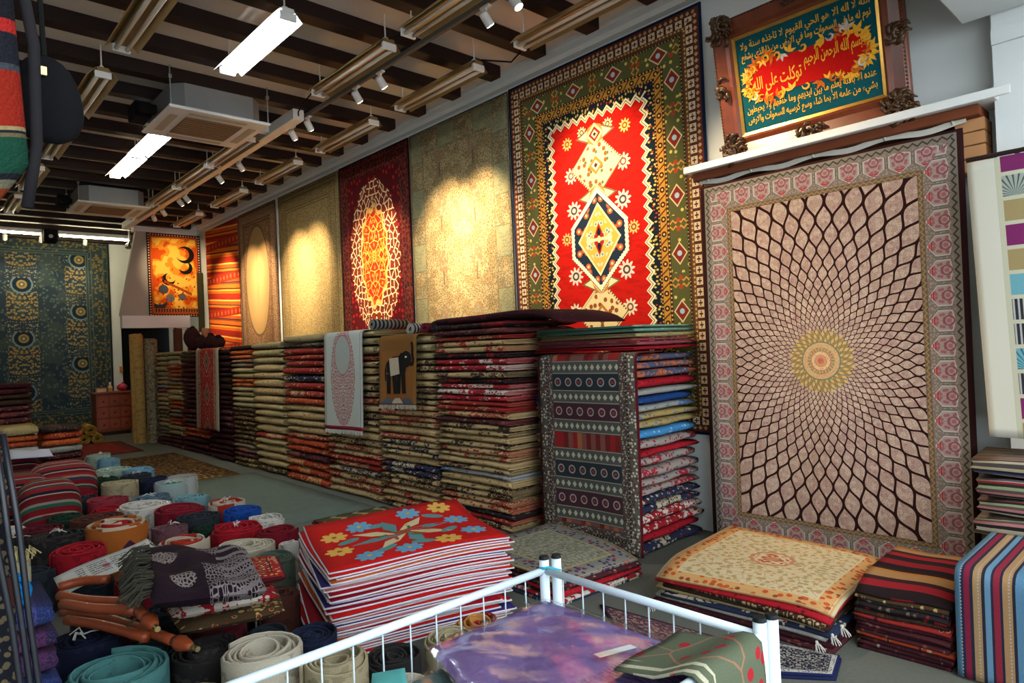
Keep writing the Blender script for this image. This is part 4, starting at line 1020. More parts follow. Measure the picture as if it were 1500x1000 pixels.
# folded goods at the far left
stack(11.2, .86, 1.34, 1.28, mixn('dark maroon*2,dark brown*2,plum*3,red and cream*2,dark maroon*4,grey and rust*3'), 'maroon stack at the far left', 'folded goods at the far left', rz=0, depth=.7)
stack(10.15, 1.30, 1.74, .72, mixn('charcoal*1,rust red*1,orange and brown*1,pale grey*1,plum*2,olive grey*2'), 'charcoal-topped low stack at far left', 'folded goods at the far left', rz=0, depth=.6)
stack(9.62, .80, 1.2, .80, mixn('olive grey*1,orange and brown*1,rust red*1,pale grey*1,plum*1,dark maroon*2,olive grey*2'), 'low grey-topped stack at far left', 'folded goods at the far left', rz=0, depth=.6)

# ================================================================ FLOOR RUGS AND FLAT PILES
def quad_fn(c, z0, w_, h_, zf=None, wf=None):
    A, B, C, D = [Vector((p[0], p[1], 0)) for p in c]     # near-left, near-right, far-right, far-left
    def fn(u, v):
        a, b = u/w_ + .5, v/h_ + .5
        p = A*(1-a)*(1-b) + B*a*(1-b) + C*a*b + D*(1-a)*b; return Vector((p.x, p.y, z0 + (zf(a, b) if zf and not wf else wf(p.x, p.y) if wf else 0)))
    return fn
def flat(name, label, c, z0, w_, h_, M_, th=.01, zf=None, nu=12, nv=12, grp=None, cat='rug', part='pile', wf=None):
    cen = sum((Vector((p[0], p[1], 0)) for p in c), Vector()) / 4
    t = thing(name, label, cat, (cen.x, cen.y, z0), grp); f0 = quad_fn(c, z0, w_, h_, zf, wf)
    def fn(u, v): return f0(u, v) + Vector((0, 0, th)) - Vector((cen.x, cen.y, z0))
    MB().slab(fn, nu, nv, w_, h_, th).obj(part, M_, t, True); return t, fn
def pat_gen(hw, hh, edge, bord, bm, bm2, field, f1, f2, bw=.16, sc=24, med=None):
    def f():
        u, v, d, s = rugxy(hw, hh); c = over(edge, d > .012, bord); c = scroll(c, d, s, .02, bw, bord, bm, bm2, sc)
        c = over(c, band(d, bw*.22, bw*.26), edge); c = over(c, band(d, bw*.9, bw), edge)
        k = vor(ab(u), v, sc); g = d > bw; c = over(c, g, field); c = over(c, g * (k[0] < .36) * (k[1] > .45), f1); c = over(c, g * (k[0] < .28) * (k[1] < .3), f2)
        c = over(c, g * (vor(ab(u), v, sc*.6, 'DISTANCE_TO_EDGE') < .03), f1)
        if med:
            e = hyp(u / (hw*.26), v / (hh*.26)) + .05*sn(m('ARCTAN2', v, u)*12.0); c = over(c, e < 1.0, med[0]); c = over(c, e < .8, med[1]); c = over(c, (e < .7) * (k[0] < .4), med[2]); c = over(c, e < .3, med[0])
        return weave(c, u, v)
    return f
flat('floor_rug', 'red floor rug spread out by the far chest', [(1.75, 12.55), (3.0, 12.5), (3.08, 14.5), (1.9, 14.6)], 0, 1.25, 2.0, mat('far_red_rug', pat_gen(.625, 1, '#3a1a16', '#5a2018', '#7a4a34', '#2c1a1c', '#6e1a18', '#8a3a2a', '#3a1618')), nu=6, nv=6, grp='rugs spread on the floor')
flat('floor_rug', 'brown and gold floor rug beside the cream stacks', [(1.9, 8.75), (3.2, 8.75), (3.25, 11.7), (1.9, 11.7)], 0, 1.3, 2.9, mat('far_brown_rug', pat_gen(.65, 1.45, '#6a4c24', '#4a3018', '#8a6a36', '#2c1c10', '#2e2014', '#6a4a26', '#8a6c3a', sc=14)), nu=6, nv=6, grp='rugs spread on the floor')
flat('grey_underlay', 'thin grey-green underlay sheet covering the open floor', [(2.2, 5.7), (3.36, 5.7), (3.36, 8.72), (2.5, 8.72)], 0, 1.5, 3, plain('grey_underlay', '#5b635a', .2, 12), th=.004, nu=6, nv=6, cat='mat')
# mats at the foot of the stacks
for k in range(3):
    flat('floor_mat', ('olive mat with cream zigzags, top of the small floor pile', 'brown mat just under the olive zigzag mat', 'lowest mat under the olive zigzag mat')[k], [(2.62 + .02*k, 4.75), (3.22, 4.8 - .02*k), (3.34, 5.5), (2.66, 5.56 + .02*k)], .028 - .014*k, .65, .75,
         mat('olive_zigzag', lambda: weave((lambda u, v: over(over('#4a4428', ab(fr(u*5 + ab(fr(v*6) - .5)*.8) - .5) < .13, '#9a9068'), (m('GREATER_THAN', ab(u), .29)), '#5a2a22'))(*uv()), *uv())) if k == 0 else PMS['plum'], th=.012, nu=8, nv=8, grp='mats at the foot of the stacks')
for k in range(3):
    flat('floor_mat', ('mauve patterned mat, top of the pile before the tall stack', 'dark mat under the mauve patterned mat', 'lowest dark mat under the mauve patterned mat')[k], [(3.0 + .015*k, 3.86), (3.60 - .01*k, 3.80), (3.42, 4.62), (3.02, 4.66)], .03 - .015*k, .6, .8,
         mat('mauve_mat', pat_gen(.3, .4, '#2a1c20', '#4a3030', '#7a5a54', '#2c2228', '#5c3a38', '#7c5c52', '#3a2228', .07, 40)) if k == 0 else PMS['charcoal'], th=.013, zf=lambda a, b: .02*max(0, a-.7), nu=8, nv=8, grp='mats before the tall stack')
def pile(n, c, H_, mats, labels, grp, w_, h_, zf, seed=1, jit=.02, name='folded_rug', th=None, nu=12, nv=12):
    rr = random.Random(seed); step = H_ / n; xa, xb, ya, yb = min(p[0] for p in c), max(p[0] for p in c), min(p[1] for p in c), max(p[1] for p in c)
    for i in range(n):
        cc = [(p[0] + rr.uniform(-jit, jit), p[1] + rr.uniform(-jit, jit)) for p in c]; z0 = i*step
        flat(name, labels(i), cc, z0, w_, h_, mats(i), th=(th or step*.56), wf=lambda x, y, z0=z0: zf((x - xa)/(xb - xa), (y - ya)/(yb - ya)) * z0, nu=nu, nv=nv, grp=grp)
# grey patterned rugs before the banded kilim: droop at the near right edge
M_gp = mat('grey_violet_rug', pat_gen(.42, .52, '#8d8456', '#6c6a64', '#3c2a44', '#8a2a34', '#706c5c', '#8a8672', '#565248', .17, 26))
pile(7, [(2.74, 2.66), (3.42, 2.60), (3.60, 3.52), (2.74, 3.58)], .17, lambda i: M_gp if i == 6 else PMS[('navy and cream', 'crimson and white', 'charcoal', 'bright red', 'charcoal', 'plum')[i]],
     lambda i: 'grey and violet patterned rug, top of the pile before the banded kilim' if i == 6 else f'{("navy", "crimson", "charcoal", "bright red", "charcoal", "plum")[i]} flat rug, {ordw(i+1)} from floor under grey violet rug', 'pile before the banded kilim', .84, .98, lambda a, b: -.36*max(0, 1 - b*2.6)**2, 3)
# pile with the cream and orange rug on top
M_co = mat('cream_orange_rug', pat_gen(.52, .46, '#a89878', '#a88050', '#9c4420', '#7a3a24', '#a8997a', '#8c7a54', '#a07a4c', .10, 26, ('#9a6a4a', '#a89878', '#8c4a34')))
nA_ = 9
pile(nA_, [(3.16, 1.335), (4.04, 1.36), (4.06, 2.32), (3.12, 2.26)], .25, lambda i: M_co if i == nA_-1 else PMS[('plum', 'dark maroon', 'pale grey', 'navy and cream', 'olive grey', 'dark brown', 'cream and brown', 'bright red')[i]],
     lambda i: 'cream and orange floral rug, top of the pile before the spiral rug' if i == nA_-1 else f'{("plum", "maroon", "pale grey", "navy", "olive grey", "brown", "cream", "bright red")[i]} flat rug, {ordw(i+1)} from floor under the cream orange rug', 'pile before the spiral rug', 1.0, .92, lambda a, b: -.26*max(0, 1 - a*3.5)**2 - .11*max(0, 1 - b*5)**2, 4, .03)
M_tass = plain('white_tassel_wool', '#a9a6a0', .15)
for k, (x, y, z) in enumerate([(3.13, 1.30, .1), (3.18, 1.275, .13), (3.10, 1.36, .06), (3.06, 2.27, .02)]):
    t = thing('tassel', f'white rug tassel, {("lower", "upper", "left", "far left")[k]} one at the pile with the cream orange rug', 'tassel', (x, y, z), 'loose tassels')
    mb = MB()
    for q in range(16): a = q*.7; mb.tube([(0, 0, .006), (-.012 + .010*math.cos(a), -.012 + .012*math.sin(a), .0), (-.02 + .022*math.cos(a), -.026 + .02*math.sin(a), -.02)], .002, 4)
    mb.obj('threads', M_tass, t)['kind'] = 'stuff'; lumpy((0, 0, 0), .007, 1, k, M_tass, t, 'knot')
# kilim pile
def pat_kil2():
    u, v, d, s = rugxy(.33, .25); t_ = fr(u * 2.3 + .1 + v*v*.8)
    return weave(ramp(t_, [(0, '#160d0e'), (.16, '#6a141a'), (.34, '#1c1112'), (.5, '#74161c'), (.62, '#2a1614'), (.7, '#84603c'), (.86, '#8a5a24'), (.93, '#2a1014')]), u, v)
nK = 15
KP = ['dark maroon', 'plum', 'dark maroon', 'rust red', 'plum', 'dark maroon', 'plum', 'dark maroon', 'red and cream', 'dark brown', 'black and red', 'charcoal', 'charcoal', 'brown and gold']
pile(nK, [(3.33, .875), (3.96, .88), (3.98, 1.275), (3.33, 1.265)], .33, lambda i: mat('banded_red_kilim', pat_kil2) if i == nK-1 else PMS[KP[i]],
     lambda i: 'black and red banded kilim, top of the pile beside the striped covered chest' if i == nK-1 else f'{KP[i]} kilim, {ordw(i+1)} from floor beside the striped covered chest', 'kilim pile', .66, .5, lambda a, b: -.16*max(0, 1 - a*3)**2 + .015*math.sin(b*7), 5, .012)
# striped chest cover
def pat_stripe():
    u, v = uv(); t_ = fr(u * 4.3)
    c = ramp(t_, [(0, '#74202e'), (.09, '#1c2030'), (.13, '#8a6a48'), (.27, '#20202c'), (.32, '#4a6c84'), (.5, '#1e2234'), (.55, '#6c1a30'), (.64, '#20222c'), (.69, '#8a6e4c'), (.82, '#22202c'), (.87, '#54748a'), (.96, '#262030')])
    c = over(c, (ab(fr(t_ * 11.0) - .5) < .12) * (fr(v * 70) > .5) * (fr(t_*3.7) > .6), '#8a8a88'); return weave(c, u, v)
t = thing('covered_chest', 'low chest covered with blue, tan and crimson striped cloth', 'chest', (3.32, .48, 0))
MB().box((.012, -.35, 0), (.66, .345, .455), .02).obj('body', M_joist, t)
pth = [(.66, .475), (.06, .475), (.025, .468), (.004, .45), (-.005, .42), (-.015, .01)]
Ls = sum(math.dist(a, b) for a, b in zip(pth, pth[1:]))
def fnc(u, v): x, z = poly_at(pth, Ls/2 - v); return (x - .006*math.sin(u*15)*max(0, .5 - v/Ls), -u, z)
MB().slab(fnc, 30, 34, .74, Ls, .008).obj('striped_cloth', mat('striped_cloth', pat_stripe, bump=(300, .25)), t, True)
def pat_hstripe(seed):
    def f():
        u, v = uv(); t_ = fr(v * 6.0 + orand())
        return weave(ramp(t_, [(0, '#3a3634'), (.12, '#8a8066'), (.2, '#1c1a1c'), (.27, '#2a3a66'), (.34, '#7a6a58'), (.42, '#6a1c22'), (.5, '#201c1c'), (.58, '#6e7a5c'), (.66, '#4a3a36'), (.74, '#8a5a5a'), (.82, '#181818'), (.9, '#8c8470')]), u, v)
    return f
PMS['striped'] = mat('folded_striped', pat_hstripe(1), bump=(220, .3))
stack(3.99, .18, .93, .84, ['striped']*8, 'pile behind the striped covered chest', 'striped rugs behind the covered chest', depth=.38)
# patchwork hanging cloth
def pat_patch():
    u, v = uv(); c = over('#b9b6a8', u > -.28, '#a9a690'); x = (u + .265) / .125; y = v / .125; ix, iy = fl(x), fl(y); fx_, fy_ = fr(x) - .5, fr(y) - .5
    k = vor(ix * 3.1 + .5, iy * 2.3 + .5, 1.0); q = (mx(ab(fx_), ab(fy_)) < .42) * (u > -.265)
    col = ramp(k[1], [(0, '#6a2452'), (.3, '#8a8f86'), (.45, '#8a7a54'), (.6, '#2a2a30'), (.72, '#5e8f98'), (.86, '#7a2450')])
    c = over(c, q, col)
    leaf = ab(fr((m('ARCTAN2', fy_ + .4, fx_)) * 4.0) - .5) < .16
    c = over(c, q * leaf * band(k[1], .3, .45), '#3c4a48'); c = over(c, q * leaf * band(k[1], .72, .86), '#2c5a6a'); c = over(c, q * (fr(fx_ * 6.0) > .6) * band(k[1], .6, .72), '#9a9a94')
    return weave(c, u, v, .08)
t = thing('patchwork_cloth', 'white cloth with patchwork of magenta and palm-leaf squares hanging at right', 'cloth', (4.17, .52, 2.36))
MB().slab(lambda u, v: (-.02 + .012*math.sin(u*8 + v), -u - .05*(v - .72)*-.6 , v - .72), 24, 30, .80, 1.43, .004).obj('cloth', mat('patchwork', pat_patch), t, True)
MB().tube([(-.02, -.42, .012), (-.02, .40, .012)], .012, 8).obj('hanging_rod', M_joist, t)
MB().tube([(-.02, -.2, .012), (.24, -.2, .03)], .008, 6).tube([(-.02, .2, .012), (.24, .2, .03)], .008, 6).obj('bracket', M_joist, t)
# small rugs in the walkway
M_nr = mat('navy_mat', pat_gen(.27, .2, '#141a3a', '#8d8a80', '#4a4a54', '#5a3a3a', '#10142a', '#8a8678', '#5a3a34', .055, 46))
flat('small_rug', 'small navy-edged floral rug lying by the white basket leg', [(2.76, 1.45), (2.93, 1.22), (3.13, 1.27), (3.06, 1.62)], .012, .54, .4, M_nr, th=.012, nu=8, nv=8, grp='small rugs in the walkway')
flat('small_rug', 'navy backing rug beneath the small floral rug', [(2.75, 1.45), (2.93, 1.21), (3.135, 1.265), (3.06, 1.625)], .0, .54, .4, plain('navy_felt', '#141a38', .2), th=.011, nu=4, nv=4, grp='small rugs in the walkway')
flat('small_rug', 'mauve and navy floral rug lying behind the white basket', [(2.58, 2.05), (2.84, 1.56), (2.97, 1.66), (2.90, 2.50)], .0, .6, .4, mat('walk_rug', pat_gen(.3, .2, '#3a1c2a', '#5a3a40', '#8a8078', '#2a2a44', '#4a3038', '#8a6a60', '#1c2036', .06, 44)), th=.012, nu=8, nv=8, grp='small rugs in the walkway')

# ================================================================ FIELD OF UPRIGHT ROLLED RUGS
CC = {'cream': ('#a49c8a', '#8c8472'), 'beige': ('#8f8469', '#7c7158'), 'teal': ('#3f6a68', '#355c5c'), 'navy': ('#14182a', '#1c2236'), 'charcoal': ('#201e1e', '#34302e'), 'olive': ('#7c785c', '#66624a'),
      'red': ('#8a1420', '#741018'), 'crimson': ('#6a1420', '#56101a'), 'maroon': ('#4a141c', '#3a1016'), 'mauve': ('#5a3c42', '#4a3036'), 'white': ('#b0aca4', '#8c887e'), 'blue': ('#153c80', '#10306a'),
      'green': ('#15281e', '#1c3426'), 'pale teal': ('#5e8288', '#52747c'), 'blue-grey': ('#4c6070', '#3e505e'), 'jade': ('#2e6a5a', '#285c4e'), 'brown': ('#46261f', '#38201a'), 'slate': ('#23282e', '#1a1e24'), 'rose': ('#7a2a34', '#6a222c'), 'mint': ('#7c8c80', '#6a7a70'), 'sky': ('#5a7c90', '#4c6c80'), 'grey-green': ('#4e5a50', '#424c44')}
RINGS = {'striped multicolour': ('#8c2a1c', '#9a9080'), 'red and gold patterned': ('#7c1a1c', '#9a6a34'), 'orange-sided': ('#8a1c1a', '#9a6a3a')}
ROLLS = [  # px, py of the top, width in px, colour, extra label, top z
 (378, 948, 122, 'cream', 'in front of the mat stack, with open core', .33), (497, 948, 98, 'beige', 'tucked in front of the mat stack corner', .31), (118, 978, 142, 'teal', 'at the very bottom left, with wide core', .33),
 (128, 930, 108, 'navy', 'tied with pale thread beside the purple pile', .31), (250, 962, 104, 'charcoal', 'below the terracotta leather tubes', .27), (300, 1012, 128, 'olive', 'cut by the bottom edge', .30), (428, 922, 76, 'navy', 'left of the mat stack', .24),
 (108, 803, 72, 'red', 'with two cores near the newspaper', .33), (98, 778, 80, 'charcoal', 'with red side and white tassel', .33), (183, 757, 80, 'orange-sided', 'standing tallest in the middle', .40), (236, 768, 50, 'mauve', 'right of the orange-sided roll', .30),
 (278, 790, 74, 'striped multicolour', 'with coloured rings above the scarf', .30), (357, 795, 84, 'cream', 'above the purple scarf', .30), (332, 772, 74, 'red', 'with white tie in the middle', .31), (398, 777, 60, 'crimson', 'at the right edge by the mat stack', .30),
 (380, 757, 56, 'white', 'with frayed tie at the right edge', .28), (344, 746, 54, 'blue', 'at the right edge, brightest', .31), (322, 734, 52, 'striped multicolour', 'at the right edge behind the blue roll', .30), (281, 756, 62, 'slate', 'left of the blue roll', .30),
 (303, 768, 46, 'green', 'between slate and red rolls', .27), (264, 741, 70, 'crimson', 'behind the slate roll', .31), (212, 741, 74, 'white', 'with fringe behind the orange-sided roll', .31), (270, 727, 46, 'pale teal', 'behind the crimson roll', .31),
 (215, 726, 56, 'blue-grey', 'behind the white fringed roll', .29), (250, 708, 40, 'jade', 'beside the plastic-wrapped roll', .31), (267, 700, 38, 'olive', 'wrapped in clear plastic', .30), (220, 700, 44, 'navy', 'behind the jade roll', .31),
 (178, 704, 50, 'beige', 'with yellow top behind the blue-grey roll', .33), (199, 686, 42, 'sky', 'with pale side at the back', .31), (156, 686, 50, 'mint', 'at the back, left of the sky roll', .30), (115, 706, 46, 'slate', 'with white tie at the back left', .30),
 (146, 703, 40, 'green', 'behind the beige roll', .28), (150, 730, 56, 'rose', 'left of the blue-grey roll', .30), (157, 742, 46, 'red', 'behind the brown roll', .27), (146, 752, 72, 'brown', 'behind the orange-sided roll', .31),
 (102, 733, 44, 'slate', 'beside the striped cushion', .30), (88, 750, 46, 'green', 'in front of the striped cushions', .29), (76, 768, 60, 'maroon', 'with olive edge at left', .28), (46, 788, 56, 'charcoal', 'left of the tasselled roll', .28),
 (30, 772, 44, 'white', 'below the cushions at far left', .27), (398, 812, 62, 'grey-green', 'beside the red mat stack', .28), (258, 806, 46, 'olive', 'behind the purple scarf', .27), (312, 812, 62, 'red and gold patterned', 'behind the purple scarf', .28),
 (410, 793, 30, 'white', 'squeezed beside the mat stack', .26), (130, 690, 36, 'rose', 'small, at the back', .28), (106, 672, 34, 'mint', 'small, by the red floor rug', .28), (75, 655, 40, 'rose', 'far back by the folded goods', .3), (40, 648, 40, 'grey-green', 'far back left', .3), (60, 640, 36, 'white', 'far back beside the papers', .3), (95, 648, 34, 'slate', 'far back edge', .3), (128, 720, 40, 'crimson', 'behind the slate roll at left', .28), (148, 672, 30, 'sky', 'small, near the red floor rug', .24),
 (338, 905, 80, 'maroon', 'under the folded kilims', .27), (195, 968, 80, 'slate', 'between teal and charcoal rolls', .25), (425, 862, 62, 'brown', 'wedged left of the red mat stack', .24), (255, 885, 80, 'slate', 'below the purple scarf', .25), (158, 905, 80, 'maroon', 'under the terracotta leather tubes', .24),
 (335, 858, 70, 'navy', 'hidden behind the folded kilims', .25), (200, 845, 70, 'crimson', 'under the scarf fringe', .27), (140, 845, 60, 'slate', 'under the newspaper', .28), (395, 925, 70, 'slate', 'behind the open-cored cream roll', .22), (60, 830, 50, 'slate', 'behind the blue mat', .28),
 (570, 958, 84, 'charcoal', 'behind the basket wires', .22), (648, 930, 84, 'beige', 'behind the basket wires', .24), (600, 1000, 90, 'cream', 'close behind the basket wires', .24), (700, 905, 70, 'red and gold patterned', 'behind the basket post', .2)]
RP = []
for (px, py, wp, cn, ex, zt) in ROLLS:
    p = az(px, py, zt); dep = (p - Vector((0, 0, CAMH))).dot(ROT @ Vector((0, 0, -1))); RP.append([p.x, p.y, wp * dep / FPX / 2 * 1.05, zt])
obst = [(2.12 + lx*math.cos(-.297) - ly*math.sin(-.297), 3.30 + lx*math.sin(-.297) + ly*math.cos(-.297), .27) for lx in (-.30, -.08, .15, .32) for ly in (-.21, 0, .21)]
obst += [(az(*q).x, az(*q).y, r*1.2) for q, r in (((25, 715, .42), .26), ((70, 722, .42), .22), ((90, 690, .44), .28), ((20, 680, .44), .25))]
obst += [(1.52, 10.2, .36), (1.06, 9.3, .36), (1.1, 11.2, .4), (az(40, 860, .7).x - .16, az(40, 860, .7).y + .05, .24), (az(35, 815, .66).x - .03, az(35, 815, .66).y + .12, .1)]
for it in range(80):
    for a in RP:
        for (ox, oy, orr) in obst:
            dx, dy = a[0]-ox, a[1]-oy; dd = math.hypot(dx, dy); mnm = a[2]*.97 + orr
            if dd < mnm: k = (mnm - dd)/dd; a[0] += dx*k; a[1] += dy*k
    for i in range(len(RP)):
        for j in range(i):
            a, b = RP[i], RP[j]; dx, dy = a[0]-b[0], a[1]-b[1]; dd = math.hypot(dx, dy) or 1e-4; mnm = a[2] + b[2] + .004
            if dd < mnm:
                k = (mnm - dd) / dd * .5; a[0] += dx*k; a[1] += dy*k; b[0] -= dx*k; b[1] -= dy*k
for it in range(12):   # a tight heap: squeeze what still touches
    for i in range(len(RP)):
        for j in range(i):
            a, b = RP[i], RP[j]; dd = math.hypot(a[0]-b[0], a[1]-b[1]); mnm = a[2] + b[2] + .003
            if dd < mnm: q = (mnm - dd) / 2; a[2] -= q; b[2] -= q
M_tie = plain('white_tie_string', '#b4b2aa', .1)
for i, ((px, py, wp, cn, ex, zt), (x, y, r, z)) in enumerate(zip(ROLLS, RP)):
    big = cn in ('cream', 'beige', 'teal', 'olive') and wp > 90
    name = {'orange-sided': 'orange_side'}.get(cn, cn.replace(' ', '_'))
    if cn in RINGS: M_ = carpet('ring_' + name, RINGS[cn][0], RINGS[cn][1], .55, '#b07a3a' if cn == 'red and gold patterned' else None)
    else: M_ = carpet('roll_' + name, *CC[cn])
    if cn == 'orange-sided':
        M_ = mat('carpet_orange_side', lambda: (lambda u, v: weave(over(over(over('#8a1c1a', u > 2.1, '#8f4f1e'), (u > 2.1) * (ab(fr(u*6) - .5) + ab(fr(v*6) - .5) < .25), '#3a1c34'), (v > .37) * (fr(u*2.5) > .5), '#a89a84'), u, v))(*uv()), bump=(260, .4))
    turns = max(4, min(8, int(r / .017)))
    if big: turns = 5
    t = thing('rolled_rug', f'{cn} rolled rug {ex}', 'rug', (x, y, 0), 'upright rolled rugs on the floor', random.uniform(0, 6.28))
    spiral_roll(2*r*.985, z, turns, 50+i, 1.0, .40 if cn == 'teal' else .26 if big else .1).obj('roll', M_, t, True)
    if 'tie' in ex or 'thread' in ex or 'tassel' in ex or 'fringe' in ex or i % 7 == 3:
        mb = MB(); rr = random.Random(i)
        for q in range(5):
            a = rr.uniform(0, 6.28); mb.tube([(0, 0, z + .004), (.03*math.cos(a), .03*math.sin(a), z + .012 + rr.random()*.02), (.06*math.cos(a+.5), .06*math.sin(a+.5), z + .004)], .003, 5)
        mb.obj('tie', M_tie, t)
    if 'plastic' in ex:
        pm = mat('clear_film', '#dfe4e6', rough=.15, spec=.6, alpha=.35)
        MB().tube([(0, 0, .0), (0, 0, z + .02)], r + .008, 18, False).obj('plastic_wrap', pm, t, True)

# ================================================================ STACK OF RED EMBROIDERED MATS
MC = Vector((2.12, 3.30)); MA = math.radians(-17); NM = 30; MH = .445
M_mr = plain('red_felt', '#a8140f', .15, 50); M_mo = plain('orange_trim', '#a84a14', .2, 50); M_ml = plain('white_cotton_backing', '#c4bcc2', .08, 30); M_mn = plain('navy_felt_edge', '#2a2458', .15); M_mp = plain('pinkish_felt', '#a05c5a', .15); M_mc = plain('crimson_felt', '#7c0c18', .2)
def mwave(x, y, k): return (.045*max(0, y/.39)**2 + .012*math.sin(x*5 + .6) + .035*max(0, (x*.6 + y) - .42) - .02*max(0, -x - .2)) * k
mat_t = []
rr = random.Random(11)
for i in range(NM):
    z0 = i*MH/NM; top = i == NM - 1; dx, dy, da = (0, 0, 0) if top else (rr.uniform(-.035, .03) - (.05 if i < 16 and i % 4 == 0 else 0), rr.uniform(-.025, .02), rr.uniform(-.05, .05))
    lab = 'red embroidered mat with blue and yellow flowers, top of the mat stack' if top else f'{"white backed" if i % 2 else "red edged"} embroidered mat, {ordw(NM - i)} from top of the mat stack'
    t = thing('embroidered_mat', lab, 'mat', (MC.x + dx, MC.y + dy, z0), 'stack of embroidered mats', MA + da)
    k = .25 + .75*i/NM; wd, hd = .98, .80
    ca, sa, ox, oy = math.cos(da), math.sin(da), dx*math.cos(MA) + dy*math.sin(MA), -dx*math.sin(MA) + dy*math.cos(MA)
    W_ = lambda u, v, k, ca=ca, sa=sa, ox=ox, oy=oy: mwave(u*ca - v*sa + ox, u*sa + v*ca + oy, k)
    top_m = M_mr if top else (M_mr, M_mc, M_mp, M_mn, M_mr, M_mo, M_mc)[i % 7]
    MB().slab(lambda u, v, k=k: (u, v, W_(u, v, k) + .0128), 12, 10, wd, hd, .0032).obj('felt', top_m, t, True)
    MB().slab(lambda u, v, k=k: (u, v, W_(u, v, k) + .0095), 12, 10, wd*.998, hd*.998, .0022).obj('lining', (M_mn, M_mr, M_mn, M_mp, M_mc)[(i*3) % 5], t, True)
    MB().slab(lambda u, v, k=k: (u, v, W_(u, v, k) + .0072), 12, 10, wd*1.012, hd*1.014, .0064).obj('backing', M_ml, t, True)
topm = t
def TF(u, v, q): return (u, v, mwave(u, v, k) + .0131 + q)
TH = {'blue': plain('blue_thread', '#5a8ea8', .15, 60), 'yellow': plain('yellow_thread', '#c29a48', .15, 60), 'cream': plain('cream_thread', '#b8ac84', .15, 60), 'teal': plain('teal_thread', '#4e7c7c', .2, 60), 'leaf': plain('leaf_thread', '#3e6a34', .2, 60), 'brown': plain('brown_thread', '#8a4a30', .2, 60)}
for (x, y, c_) in [(-.36, .16, 'yellow'), (-.20, .24, 'blue'), (.12, .29, 'blue'), (.33, .31, 'yellow'), (.36, .08, 'blue'), (.37, -.18, 'blue'), (-.26, -.28, 'blue'), (-.05, -.30, 'blue'), (.18, -.28, 'yellow'), (-.38, -.10, 'yellow')]:
    fl_ = MB()
    for q in range(8): a = 2*PI*q/8; fl_.prism(ell(x + .046*math.cos(a), y + .046*math.sin(a), .034, .020, 8, a), TF, .0012)
    f_ = fl_.obj('flower', TH[c_], topm); MB().prism(ell(x, y, .014, .014, 8), lambda u, v, q: TF(u, v, q + .0014), .0008).obj('flower_centre', TH['yellow' if c_ == 'blue' else 'brown'], f_)
for q in range(8):
    a = 2*PI*q/8 + .2; MB().prism([(.03*math.cos(a+1.2), .03*math.sin(a+1.2)), (.18*math.cos(a-.22), .15*math.sin(a-.22)), (.31*math.cos(a), .25*math.sin(a)), (.18*math.cos(a+.26), .15*math.sin(a+.26))], lambda u, v, qq: TF(u, v, qq + .0003), .0008).obj('petal', TH['cream'] if q % 2 else TH['teal'], topm)
for q in range(6):
    a = 2*PI*q/6; MB().prism(ell(.12*math.cos(a), .10*math.sin(a), .04, .012, 8, a + .5), lambda u, v, qq: TF(u, v, qq + .0013), .0008).obj('leaf', TH['leaf'] if q % 2 else TH['brown'], topm)
MB().prism(ell(0, 0, .05, .04, 12), lambda u, v, qq: TF(u, v, qq + .0022), .0008).obj('flower_centre', TH['brown'], topm)
for (x, y, a) in [(-.3, .05, .4), (.25, .2, -.5), (.25, -.1, .6), (-.1, .2, 0), (-.15, -.22, .5), (.05, -.24, -.4)]:
    MB().prism(ell(x, y, .07, .03, 12, a), TF, .0008).obj('leaf', TH['teal'], topm)

# ================================================================ SCARF, KILIMS, LEATHER TUBES, NEWSPAPER
def pad(name, label, c, z0, h, M_, cat, grp=None, lump=.012, n=18, seed=0, part='cloth', w_=.5, h_=.4, puff=.35):
    """soft folded bundle: closed rounded cushion on a quadrilateral"""
    cen = sum((Vector((p[0], p[1], 0)) for p in c), Vector()) / 4; t = thing(name, label, cat, (cen.x, cen.y, z0), grp); f0 = quad_fn(c, 0, 1, 1); mb = MB(); vs, fs, uvs = [], [], []; W = n + 1
    for s_ in (1, 0):
        for j in range(W):
            for i in range(W):
                u, v = i/n - .5, j/n - .5; p = f0(u, v) - cen; e = max(0, (1 - abs(2*u)**5) * (1 - abs(2*v)**5)) ** puff
                lm = lump * (math.sin(u*13 + seed + v*4) + math.sin(v*17 + seed*2 - u*6)) * e * .5
                z = h/2 + (h/2 - lump) * e + lm if s_ else h/2 - (h/2) * e
                vs.append((p.x, p.y, z)); uvs.append((u*w_, v*h_))
    o = W*W
    for j in range(n):
        for i in range(n): a = j*W+i; fs += [(a, a+1, a+1+W, a+W), (o+a+W, o+a+W+1, o+a+1, o+a)]
    mb.add(vs, fs, uvs).obj(part, M_, t, True); return t
def pat_scarf():
    u, v = uv(); n = noise(u + .1, v, 3.2, 2); w = vor(u, v, 60, 'DISTANCE_TO_EDGE'); c = over('#1e0f1a', (w < .13) * (u > .0) * (n > .42), '#7a7070')
    c = over(c, (u > .08) * (ab(fr(v*26 + sn(u*16)*.8) - .5) < .2), '#6c6464')
    e = hyp((u + .17) / .07, (v - .08) / .06); c = over(c, (e < 1) * (w < .2), '#857a76'); e = hyp((u + .1) / .06, (v + .10) / .04); c = over(c, (e < 1) * (w < .2), '#857a76')
    return weave(c, u, v)
KZ = .345
M_rk = mat('red_gold_kilim', pat_gen(.3, .22, '#3a1216', '#8a1a1c', '#a08a6c', '#b07a2c', '#7c1418', '#9a5a34', '#a89a84', .08, 34))
def zq(pts, z): return [tuple(az(*p, z)[:2]) for p in pts]
p1_ = zq([(265, 938), (418, 905), (405, 868), (235, 892)], KZ)
